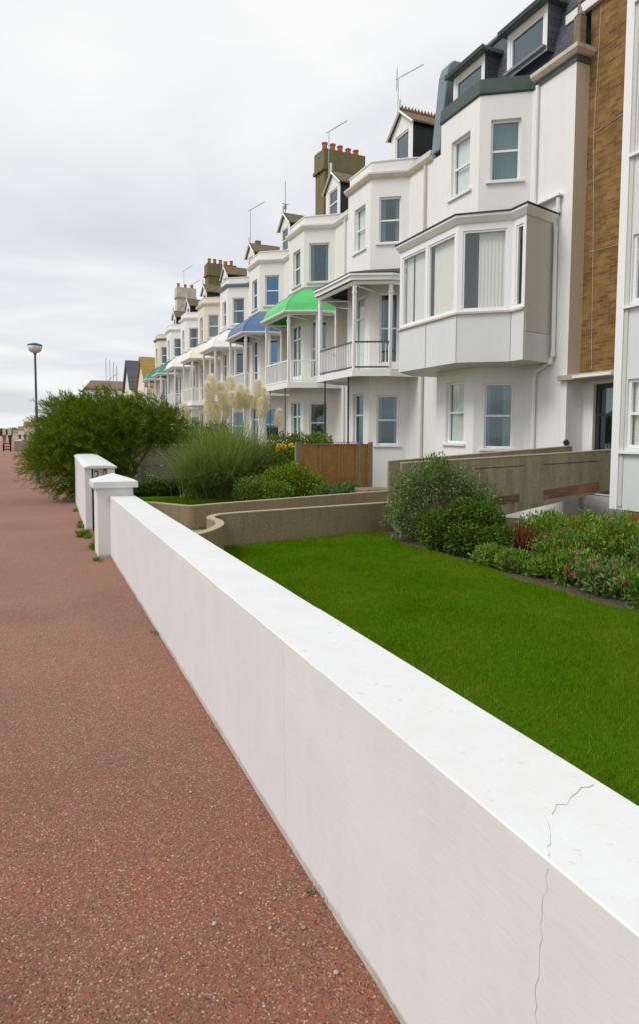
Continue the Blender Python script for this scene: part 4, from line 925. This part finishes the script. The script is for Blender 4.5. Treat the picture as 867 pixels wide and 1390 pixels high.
# tamarisk
t = thing('tamarisk_tree', (2.2, 17.4, -.4), 'large feathery green tamarisk spilling over the white wall onto the promenade', 'tree')
lobes = [(.85, 17, 1.85, .7, 1, .6), (1.6, 17.3, 2.02, .85, 1, .62), (2.6, 17.6, 1.98, .85, .9, .6), (3.35, 17.9, 1.85, .5, .8, .42), (.5, 16.7, 1.3, .5, .8, .5), (1.2, 16.9, 1.2, .9, .9, .7),
         (1.8, 17.2, 1.2, .72, .9, .8), (.2, 16.3, .92, .38, .45, .28), (.72, 16.3, .62, .42, .5, .36), (1.55, 17.0, .5, .62, .7, .6), (.98, 16.4, .4, .3, .4, .3)]
b = MB(); b.tube([(2.2, 17.4, -.45), (2.1, 17.3, .1), (2.0, 17.3, .5)], [.14, .11, .09], 8); limbs(b, (2.05, 17.3, .3), [(l[0], l[1], l[2]+.1) for l in lobes]*2, .05, .3); b.build('trunk', M['bark'], t, smooth=True)
ns = 5200; p, d = blob_pts(lobes, ns, .75); C = []; Dd = []; Ls = []
keep = p[:, 2] > .12; p, d = p[keep], d[keep]; ns = len(p)
sd_ = unit(d*.7 + np.array([-.45, -.15, .35]) + rng.normal(size=(ns, 3))*.28)
SL = rng.uniform(.2, .42, ns)
m = 30
fr = np.linspace(0, 1, m)[None, :, None]
bend = np.array([0, 0, -1.0])[None, None, :]*(fr**2)*.10
pos = p[:, None, :] + sd_[:, None, :]*SL[:, None, None]*fr + bend + rng.normal(size=(ns, m, 3))*.018
dirs = sd_[:, None, :] + rng.normal(size=(ns, m, 3))*.30
V, Fc = leaves(pos.reshape(-1, 3), dirs.reshape(-1, 3), rng.uniform(.06, .13, ns*m), .012); npmesh('crown', V, Fc, M['tam'], t)
# loose top wisps
# pampas grass
t = thing('pampas_grass', (5.6, 19.9, -.4), 'tall clump of pampas grass with creamy feather plumes', 'pampas grass')
n = 7000; a = rng.uniform(0, 2*np.pi, n); el = rng.uniform(.75, 1.52, n); Ln = rng.uniform(1.3, 3.0, n)*(.72+.25*np.sin(el)); seg = 7
base = np.stack([5.6+rng.normal(0, .45, n), 19.9+rng.normal(0, .3, n), np.full(n, -.4)], 1)
h_ = np.stack([np.cos(a)*np.cos(el), np.sin(a)*np.cos(el), np.sin(el)], 1); side = np.stack([-np.sin(a), np.cos(a), 0*a], 1); VV = []
for k in range(seg+1):
    f = k/seg; c = base + h_*(Ln*f)[:, None]; c[:, :2] += (np.stack([np.cos(a), np.sin(a)], 1)*((f**2.2)*Ln*.27)[:, None]); c[:, 2] -= (f**2.6)*Ln*.5*(1.6-el)
    c[:, 2] = np.maximum(c[:, 2], -.39)
    ww = .011*(1-f)**.6+.001; VV += [c-side*ww, c+side*ww]
V = np.stack(VV, 1); i0 = (np.arange(n)*(2*(seg+1)))[:, None]; Fc = np.concatenate([i0+np.array([[2*k, 2*k+1, 2*k+3, 2*k+2]]) for k in range(seg)], 0)
npmesh('blades', V.reshape(-1, 3), Fc, M['pamleaf'], t)
# plumes placed in a fan: x, y, tip z, lean
PL = []
for x_, z_ in ((4.55, 3.15), (4.62, 2.75), (4.78, 3.35), (4.95, 3.05), (5.05, 3.45), (5.2, 2.9), (5.45, 3.25), (5.65, 3.45), (5.62, 2.85), (5.85, 3.2), (5.5, 2.65), (5.2, 2.5), (4.85, 2.6), (6.05, 2.9), (6.25, 3.2), (6.45, 2.95), (7.05, 3.15), (7.25, 3.35), (7.45, 3.05), (7.6, 2.85), (7.3, 2.8), (7.75, 3.15), (3.95, 2.45), (8.15, 2.45)):
    PL.append((x_+random.uniform(-.06, .06), 19.9+random.uniform(-.6, .4), z_+random.uniform(-.08, .08)))
PL = [((4.85+(a-4.55)*.747 if a < 6.8 and a > 4.2 else 6.4+(a-7.05)*.8 if 6.8 < a < 8 else 7.2 if a >= 8 else 4.3), b_, c_) for a, b_, c_ in PL]
PL = [q_ for k_, q_ in enumerate(PL) if k_ not in (12,)]
for (x_, y_, z_) in PL:
    tip = Vector((x_, y_, z_)); bs = Vector((5.8+(x_-5.8)*.45, 19.9+(y_-19.9)*.4, -.3)); lean = Vector(((x_-5.8)*.10+random.uniform(-.06, .06), random.uniform(-.06, .06), 1)).normalized()
    Lp = random.uniform(.48, .68); p0 = tip - lean*Lp
    b = MB(); b.tube([bs, bs.lerp(p0, .5)+Vector((0, 0, .05)), p0, tip-lean*.1], [.009, .008, .006, .003], 5); pm = b.build('plume', M['cane'], t)
    m = 1100; f = rng.random(m)**.85; wid = random.uniform(.13, .17)*np.sin(np.clip(f*.93+.07, 0, 1)*np.pi)**.6*(1-.35*f); an = rng.uniform(0, 2*np.pi, m)
    C = np.array(p0)[None]+np.array(lean)[None]*(f*Lp)[:, None]; rad = np.stack([np.cos(an), np.sin(an), 0*an], 1); C = C+rad*(wid*rng.random(m)**.5*.65)[:, None]
    V, Fc = leaves(C, rad*.7+np.array(lean)[None]*.7+rng.normal(size=(m, 3))*.25, rng.uniform(.08, .17, m), .012, .1); npmesh('feathers', V, Fc, M['plume'], pm)
# hedge behind the concrete fence
bush('hedge', 'dark green hedge behind the grey concrete fence', [(1.6+k*.75, 22.7+random.uniform(-.1, .1), 1.0+random.uniform(-.08, .15), .6, .6, 1.1) for k in range(7)], 30000, .09, .05, 'hedge', (3.4, 22.7, -.4), cat='hedge', stems=14)
bush('rose_bush', 'leafy bush with yellow blooms beside the pampas grass', [(7.6, 20.2, .9, .6, .5, .75), (8.2, 20.0, 1.0, .55, .5, .7), (8.7, 19.6, 1.0, .5, .5, .7), (8.0, 19.6, .6, .8, .4, .8), (7.0, 18.9, .45, .5, .4, .75), (7.45, 18.6, .5, .45, .4, .7), (6.9, 18.4, .2, .5, .35, .5)], 15000, .10, .055, 'leafmid', (8.1, 20, -.4), stems=10)
fl = [(6.95, 18.7, 1.27), (7.08, 18.65, 1.25), (7.3, 18.6, 1.27), (7.38, 18.7, 1.22), (6.9, 18.7, 1.18)]
t = thing('yellow_flowers', (7.3, 18.8, -.4), 'yellow flowers on green stems at the foot of the pampas plumes', 'flowers')
b = MB()
for f in fl: b.tube([(7.2, 18.8, -.4), (f[0]*.6+7.2*.4, 18.8, .7), f], [.01, .008, .005], 5)
b.build('stems', M['leafmid'], t); VV = []; FF = []; off = 0
for f in fl:
    V, Fc = leaves(np.tile(np.array(f), (30, 1)), rng.normal(size=(30, 3))+[0, -.5, .4], .11, .07); VV.append(V); FF.append(Fc+off); off += len(V)
npmesh('petals', np.concatenate(VV), np.concatenate(FF), M['yellow'], t)
bush('shrub', 'light green rounded shrub on the lawn in front of the pampas grass', [(6.5, 17.6, .15, .55, .5, .5), (6.9, 17.4, .25, .5, .5, .55), (7.3, 17.2, .1, .5, .4, .45)], 9000, .075, .045, 'leafyel', (6.8, 17.5, -.4), stems=8)
bush('shrub', 'dark low shrub left of the light green one beside the far low wall', [(5.6, 17.2, .0, .55, .5, .42), (6.1, 16.8, -.05, .5, .4, .38)], 7000, .07, .04, 'leafmid', (5.8, 17, -.4), stems=8)
bush('shrub', 'low scrubby plants at the foot of the timber fence', [(7.6, 16.6, -.1, .4, .35, .3), (8.1, 16.8, -.1, .4, .3, .3), (8.6, 17.1, -.08, .35, .3, .28)], 5200, .07, .035, 'leafgrey', (8.1, 16.8, -.4), stems=8)
bush('ground_plants', 'ivy-like low plants at the foot of the concrete fence', [(3.0, 21.2, -.2, .5, .35, .25), (3.7, 21.1, -.15, .5, .35, .32), (4.5, 21.2, -.2, .5, .35, .28), (2.3, 21, -.25, .5, .4, .22)], 6500, .09, .06, 'hedge', (3.5, 21.1, -.4), stems=6)
# big straggly shrub hiding the start of the bridge
bush('straggly_shrub', 'tall straggly grey green shrub with bare brown stems in front of the bridge', [(6.35, 10.5, .1, .4, .4, .4), (6.55, 10.4, .6, .45, .4, .42), (7.1, 10.2, .72, .5, .45, .42), (7.55, 10.05, .5, .42, .42, .45), (7.8, 9.9, .3, .36, .36, .4), (7.0, 10.3, 1.05, .3, .25, .2), (6.6, 10.2, -.1, .4, .4, .3)], 7200, .085, .03, 'leafgrey', (6.95, 10.2, -.42), stems=60, up=.5, shell=.9, stemmat='cane', stem_r=.010, cluster=5)
bush('dense_shrub', 'dense dark glossy shrub below the straggly one at the lawn edge', [(6.5, 9.35, -.08, .36, .42, .40), (6.85, 9.1, .05, .4, .42, .44), (7.15, 9.0, .0, .36, .4, .42), (6.65, 8.8, -.18, .36, .4, .32), (6.95, 8.4, -.2, .36, .35, .30)], 15000, .07, .04, 'leafdark', (6.8, 9.0, -.42), stems=10)
bush('low_plant', 'bright green low clump at the lawn edge beside the bronze flax', [(6.5, 7.98, -.3, .27, .3, .17), (6.55, 7.5, -.3, .27, .3, .17), (6.62, 7.1, -.32, .2, .22, .13)], 6000, .075, .028, 'leafmid', (6.85, 7.5, -.42), stems=6, up=1.0)
# bronze flax
t = thing('flax_plant', (7.2, 8.1, -.42), 'small bronze red spiky flax between the green plants', 'plant')
n = 130; a = rng.uniform(0, 2*np.pi, n); el = rng.uniform(.85, 1.55, n); D_ = np.stack([np.cos(a)*np.cos(el), np.sin(a)*np.cos(el), np.sin(el)], 1)
V, Fc = leaves(np.stack([7.2+rng.normal(0, .05, n), 8.1+rng.normal(0, .05, n), np.full(n, -.42)], 1), D_, rng.uniform(.4, .72, n), .035, .15); npmesh('blades', V, Fc, M['flax'], t)
# valerian clumps
VAL = [(7.75, 8.1, .58, 'pink', 'pink flowered clump nearest the bronze flax'), (8.35, 8.6, .68, 'pink', 'pink flowered clump under the bridge parapet'), (6.78, 6.5, .30, 'pink', 'pink flowered clump beside bare soil at the lawn edge'),
       (8.2, 7.7, .72, 'pink', 'tall pink flowered clump in front of the white basement wall'), (8.9, 7.9, .98, 'pink', 'tall pale leaved clump in front of the grey basement wall'), (6.72, 5.85, .30, 'pink', 'low pink flowered clump on the lawn edge before the flats'),
       (7.7, 6.6, .68, 'pink', 'broad pink flowered clump below the corner of the flats'), (8.6, 6.9, .92, 'pink', 'yellowish pink flowered clump against the brick base of the flats'), (6.75, 5.15, .34, 'pink', 'pink flowered clump nearest the camera in the border'), (7.7, 5.7, .60, 'pink', 'rear clump with reddish leaves at the near end of the border'),
       (7.3, 7.2, .42, 'pink', 'medium pink flowered clump behind the patch of bare soil'), (8.45, 6.0, .88, 'pink', 'tall clump against the flats behind the reddish leaved one')]
for k, (x, y, h, fm, lb) in enumerate(VAL):
    bz_ = gz(x, y); r = .42 if h > .3 else .36
    bush('valerian', lb, [(x, y, bz_+h*.5, r, r, h*.55), (x+.2, y-.15, bz_+h*.4, r*.8, r*.8, h*.5), (x-.15, y+.2, bz_+h*.75, r*.6, r*.6, h*.45), (x+.1, y+.1, bz_+h*1.05, r*.5, r*.5, h*.25)], 3600, .085, .030, ['leafmid', 'leafgrey', 'leafmid', 'leafyel'][k % 4], (x, y, bz_), cat='flowering plant', group='pink flowered border plants', stems=16, up=.9, flowers=(fm, 16 if k % 3 else 12, .032), stemmat='leafmid', stem_r=.007, cluster=3)
bush('geranium', 'single red flowered plant at the border edge', [(6.95, 7.1, -.25, .16, .16, .16)], 700, .06, .035, 'leafmid', (6.95, 7.1, -.42), cat='flowering plant', stems=5, flowers=('red', 3, .03))
# weeds at wall foot
def weed(x, y, s, lb, n=260, ly=3.0):
    t = thing('weed', (x, y, 0), lb, 'weed', 'weeds at the foot of the wall')
    k = max(3, int(s*60)); ky = y+rng.normal(0, s*ly*.45, k); kx = x-np.abs(rng.normal(0, s*.45, k)); idx = rng.integers(0, k, n); r = rng.uniform(.3, 1, k)[idx]
    C = np.stack([kx[idx]+rng.normal(0, .015, n), ky[idx]+rng.normal(0, .02, n), np.zeros(n)], 1)
    V, Fc = leaves(C, rng.normal(size=(n, 3))*.7+[0, 0, .9], rng.uniform(.03, .09, n)*min(1.3, s/.08)*(.4+r), .017*min(1, s/.08+.15)); npmesh('leaves', V, Fc, M['leafmid'], t)
weed(.80, 9.45, .13, 'lush weed tuft in the gateway beside the pillar', 800, 1.6); weed(.74, 10.6, .12, 'weed tuft on the promenade in the gate gap', 700, 2); weed(.715, 8.5, .05, 'weed at the near foot of the pillar', 200, 2)
weed(.73, 12.0, .07, 'weeds at the foot of the taller wall', 420, 6); weed(.76, 14.2, .06, 'sparse weeds along the taller wall', 320, 8)
weed(.866, 5.15, .022, 'small weed against the wall halfway along', 60); weed(.866, 3.3, .016, 'tiny weed by the wall near the fine crack', 26); weed(.866, 1.95, .02, 'dry tuft by the wall close to the camera', 34, 5)

# pebbles and bits on the asphalt
for k, (x, y, s, m, lb) in enumerate([(.50, 1.95, .011, 'concpale', 'white pebble on the red asphalt, the largest one'), (.62, 2.05, .008, 'concpale', 'small grey pebble beside the white one'), (.72, 1.98, .009, 'ochre', 'ochre pebble close to the wall'),
        (.66, 1.86, .008, 'concpale', 'pale pebble close to the wall foot'), (.76, 1.82, .010, 'ochre', 'larger ochre pebble at the wall foot'), (.60, 2.75, .009, 'concpale', 'white chip among fallen leaves'), (.66, 2.6, .007, 'concpale', 'tiny white chip near the fallen leaves'),
        (.55, 1.60, .006, 'concpale', 'tiny white pebble nearest the camera'), (.78, 1.62, .011, 'concpale', 'grey stone in the grime by the wall'), (.82, 1.7, .008, 'ochre', 'small ochre stone touching the wall')]):
    bm = bmesh.new(); bmesh.ops.create_icosphere(bm, subdivisions=2, radius=s)
    for v in bm.verts: v.co += Vector([random.uniform(-.15, .15)*s for _ in range(3)]); v.co.z *= .6; v.co.x *= random.uniform(1.0, 1.1)
    [setattr(v, 'co', v.co*.72) for v in bm.verts]; me = bpy.data.meshes.new('pebble'); bm.to_mesh(me); bm.free(); me.materials.append(M['stonepale'] if m == 'x' else M[m]); o = bpy.data.objects.new('pebble', me); COL.objects.link(o); o.location = (x, y, s*.5)
    tag(o, lb, 'pebble', 'loose pebbles on the promenade')

# ------------------------------------------------------------------ street lamp
t = thing('street_lamp', (.06, 22.5, 0), 'dark post with bowl lantern beside the feathery bush', 'street lamp')
b = MB(); b.lathe((.06, 22.5, 0), [(.10, 0), (.10, .04), (.075, .06), (.075, .9), (.06, .96), (.045, 1.0), (.040, 2.4), (.048, 2.42), (.048, 2.46), (.036, 2.5), (.032, 4.12), (.05, 4.14), (.05, 4.18)], 14); b.build('post', M['darkrail'], t, smooth=False)
b = MB(); b.lathe((.06, 22.5, 4.18), [(.05, 0), (.13, .02), (.185, .07), (.212, .14), (.22, .22)], 20); b.build('bowl', M['panel'], t, smooth=True)
b = MB(); b.lathe((.06, 22.5, 4.40), [(.225, 0), (.235, .02), (.20, .05), (.08, .09), (.02, .095)], 20); b.build('lid', M['darkrail'], t, smooth=True)

# ------------------------------------------------------------------ bench, planter wall, people
t = thing('bench', (-2.4, 66, 0), 'dark timber bench end-on on the promenade', 'bench')
b = MB()
for y in (64.6, 66.4): b.box(-2.70, -2.62, y, y+.1, 0, .74); b.box(-2.13, -2.05, y, y+.1, 0, 1.15)
b.build('leg', M['bench'], t)
b = MB()
for y in (64.6, 66.4): b.box(-2.62, -2.13, y+.02, y+.08, .68, .74); b.box(-2.62, -2.13, y+.02, y+.08, .15, .21)
b.build('arm_rail', M['bench'], t)
b = MB(); b.box(-2.65, -2.15, 64.55, 66.55, .40, .46); b.build('seat', M['bench'], t)
b = MB(); [b.box(-2.135, -2.10, 64.55, 66.55, z, z+.1) for z in (.6, .78, .96)]; b.build('backrest', M['bench'], t)
t = thing('planter_wall', (-1.6, 68, 0), 'low pale concrete planter block on the promenade past the bench', 'planter')
b = MB(); b.box(-1.8, -1.25, 66.5, 90, 0, .86); b.build('block', M['concpale'], t, bevel=.02)
b = MB(); b.box(-1.84, -1.21, 66.45, 90.05, .861, .93); b.build('coping', M['conctop'], t, bevel=.02)
def skinned(name, pts, edges, rad, mat, parent=None, loc=(0, 0, 0)):
    me = bpy.data.meshes.new(name); o0 = org(parent) if parent is not None else Vector(loc)
    me.from_pydata([tuple(Vector(p)) for p in pts], edges, []); me.materials.append(mat)
    o = bpy.data.objects.new(name, me); COL.objects.link(o)
    if parent is not None: o.parent = parent
    else: o.location = loc
    sk = o.modifiers.new('skin', 'SKIN'); sv = me.skin_vertices[0].data if me.skin_vertices else None
    if sv is None:
        bm = bmesh.new(); bm.from_mesh(me); bm.verts.layers.skin.verify(); bm.to_mesh(me); bm.free(); sv = me.skin_vertices[0].data
    for i, r in enumerate(rad): sv[i].radius = (r if isinstance(r, tuple) else (r, r)); sv[i].use_root = (i == 0)
    ss = o.modifiers.new('sub', 'SUBSURF'); ss.levels = 1; ss.render_levels = 2; return o
def person(x, y, jacket, trousers, label, rz=0, stride=.14):
    J = plain(label[:12]+'_top', jacket, .8); T_ = plain(label[:12]+'_legs', trousers, .8)
    t = thing('person', (x, y, 0), label, 'person', 'people strolling on the promenade'); t.rotation_euler = (0, 0, rz)
    s = stride
    pts = [(0, 0, .95), (0, 0, 1.2), (0, 0, 1.42), (0, 0, 1.52), (0, -.01, 1.62), (0, -.01, 1.72), (-.1, 0, .9), (-.1, s, .48), (-.1, s*1.1, .08), (-.1, s*1.1-.14, .03), (.1, 0, .9), (.1, -s, .5), (.1, -s*1.2, .08), (.1, -s*1.2-.14, .03),
           (-.19, 0, 1.4), (-.25, -.03, 1.12), (-.25, -.08, .86), (.19, 0, 1.4), (.25, .03, 1.12), (.25, -.04, .86)]
    ed = [(0, 1), (1, 2), (2, 3), (3, 4), (4, 5), (0, 6), (6, 7), (7, 8), (8, 9), (0, 10), (10, 11), (11, 12), (12, 13), (2, 14), (14, 15), (15, 16), (2, 17), (17, 18), (18, 19)]
    rad = [(.14, .10), (.13, .09), (.14, .09), .05, (.075, .09), (.055, .07), .08, .055, .04, .035, .08, .055, .04, .035, .06, .042, .035, .06, .042, .035]
    skinned('body', pts, ed, rad, M['skin'], t)
    skinned('jacket', [(0, 0, .86), (0, 0, 1.2), (0, 0, 1.42), (-.2, 0, 1.4), (-.26, -.03, 1.12), (-.26, -.08, .92), (.2, 0, 1.4), (.26, .03, 1.12), (.26, -.04, .92)], [(0, 1), (1, 2), (2, 3), (3, 4), (4, 5), (2, 6), (6, 7), (7, 8)], [(.19, .14), (.17, .13), (.17, .12), .085, .065, .055, .085, .065, .055], J, t)
    skinned('trousers', [(0, 0, .93), (-.1, 0, .86), (-.1, s, .48), (-.1, s*1.1, .1), (.1, 0, .86), (.1, -s, .5), (.1, -s*1.2, .1)], [(0, 1), (1, 2), (2, 3), (0, 4), (4, 5), (5, 6)], [(.16, .12), .105, .075, .06, .105, .075, .06], T_, t)
    skinned('hair', [(0, .02, 1.66), (0, .02, 1.75)], [(0, 1)], [(.085, .10), (.06, .075)], M['bark'], t)
person(-4.2, 106, (.35, .02, .02), (.06, .10, .22), 'person in a red jacket and blue jeans walking beyond the bench')
person(-3.4, 106, (.02, .02, .03), (.02, .02, .025), 'person all in black walking beside the red jacketed one', .2)
person(-2.95, 150, (.04, .04, .06), (.05, .05, .06), 'distant person in dark clothes passing behind the planter block', -.2)
person(-1.95, 150, (.08, .05, .05), (.03, .03, .035), 'distant person in brown jacket nearest the bush', .1)

# ------------------------------------------------------------------ distant buildings
def gable_house(name, label, x0, x1, y0, y1, ze, zr, roof, wallm, axis='x', cat='house', wins=True, hip=0):
    t = thing(name, ((x0+x1)/2, (y0+y1)/2, 0), label, cat); b = MB(); b.panel((x0, y0), (x0, y1), -.1, ze); b.panel((x1, y0), (x0, y0), -.1, ze); b.panel((x0, y1), (x1, y1), -.1, ze); b.panel((x1, y1), (x1, y0), -.1, ze)
    xm, ym = (x0+x1)/2, (y0+y1)/2
    if axis == 'x' and not hip: b.add([(x0, y0, ze), (x0, y1, ze), (x0, ym, zr)], [(0, 1, 2)]); b.add([(x1, y0, ze), (x1, y1, ze), (x1, ym, zr)], [(0, 1, 2)])
    if axis == 'y' and not hip: b.add([(x0, y0, ze), (x1, y0, ze), (xm, y0, zr)], [(0, 1, 2)]); b.add([(x0, y1, ze), (x1, y1, ze), (xm, y1, zr)], [(0, 1, 2)])
    b.build('wall', M[wallm], t); b = MB(); o = .3
    if axis == 'x':
        k = (zr-ze)/(ym-y0); ez = ze-k*o
        b.add([(x0-o, y0-o, ez), (x1+o, y0-o, ez), (x1+o-hip, ym, zr), (x0-o+hip, ym, zr), (x0-o, y1+o, ez), (x1+o, y1+o, ez)], [(0, 1, 2, 3), (3, 2, 5, 4)] + ([(0, 3, 4), (1, 5, 2)] if hip else []))
    else:
        k = (zr-ze)/(xm-x0); ez = ze-k*o
        b.add([(x0-o, y0-o, ez), (x0-o, y1+o, ez), (xm, y1+o-hip, zr), (xm, y0-o+hip, zr), (x1+o, y0-o, ez), (x1+o, y1+o, ez)], [(0, 1, 2, 3), (3, 2, 5, 4)] + ([(0, 3, 4), (1, 5, 2)] if hip else []))
    rf = b.build('roof', M[roof], t); s = rf.modifiers.new('solid', 'SOLIDIFY'); s.thickness = .15
    if wins:
        ny = max(1, int((y1-y0)/3)); b_i = 0
        for zi in range(max(1, int((ze-.8)/2.7))):
            for j in range(ny):
                yc = y0+(j+.5)*(y1-y0)/ny; b = MB(); b.box(x0-.05, x0+.02, yc-.5, yc+.5, 1+zi*2.7, 2.3+zi*2.7); f = b.build('window', M['upvc'], t)
                b = MB(); b.box(x0-.07, x0-.051, yc-.42, yc+.42, 1.08+zi*2.7, 2.22+zi*2.7); b.build('pane', M['glassdark'], f)
    return t
gable_house('gabled_house', 'cream gabled house with yellow lichened tile roof beyond the terrace', 11.5, 20, 73, 80.5, 7.2, 10.6, 'yellowtile', 'cream')
gable_house('gabled_house', 'cream gabled house with grey slate roof behind the yellow roofed one', 11.3, 20, 84, 91, 7.6, 11.3, 'slate', 'cream')
gable_house('long_building', 'long building with brown hipped roof seen above the bush', 8.2, 24, 118, 127, 9.6, 11.3, 'browntile', 'white', axis='x', hip=1.5)
t = thing('scaffold', (12, 100, 0), 'thin scaffold poles beside the distant slate roofed house', 'scaffold')
b = MB()
for k, (x, y) in enumerate(((11, 97), (11, 101), (11, 106), (11, 112))): b.tube([(x, y, 0), (x, y, 11.5+k*.9)], .05, 5)
for z in (9.2, 10.3): b.tube([(11, 96, z), (11, 113, z)], .04, 5)
b.build('poles', M['metal'], t)
rowspec = [(-1.2, 300, 5.4, 8.2, 'browntile', 'cream'), (-4.6, 332, 5.2, 7.6, 'browntile', 'beige'), (-7.8, 364, 3.6, 5.6, 'browntile', 'warm'), (-11.5, 400, 2.6, 4.0, 'browntile', 'beige')]
for k, (x, y, ze, zr, rm, wm) in enumerate(rowspec):
    gable_house('seafront_house', ['tall cream brown roofed seafront house, nearest of the far group', 'beige gabled seafront house, second of the far group', 'warm white seafront house, third of the far group', 'low beige seafront house at the sea end of the far group'][k], x, x+14, y, y+22, ze, zr, rm, wm, wins=True)
t = thing('seafront_shelter', (-16, 444, 0), 'small flat roofed beige block on the horizon near the sea', 'building')
b = MB(); b.box(-18.2, -13.6, 440, 448, 0, 4.6); b.build('wall', M['beige'], t); b = MB(); b.box(-18.5, -13.3, 439.7, 448.3, 4.6, 4.9); b.build('roof', M['trimcream'], t)
b = MB(); b.box(-16.5, -15.4, 439.9, 440.1, 1, 4.2); b.build('door', M['dark'], t)
C, d = blob_pts([(-32+k*3.5+random.uniform(-2, 2), 560+random.uniform(-20, 20), 1.2, 6, 6, 3.4+random.random()*1.5) for k in range(9)], 9000, .5)
V, Fc = leaves(C, d+rng.normal(size=d.shape)*.5, 1.1, .8); tag(npmesh('distant_trees', V, Fc, M['hedge']), 'dark line of distant trees on the horizon', 'trees', kind='stuff')
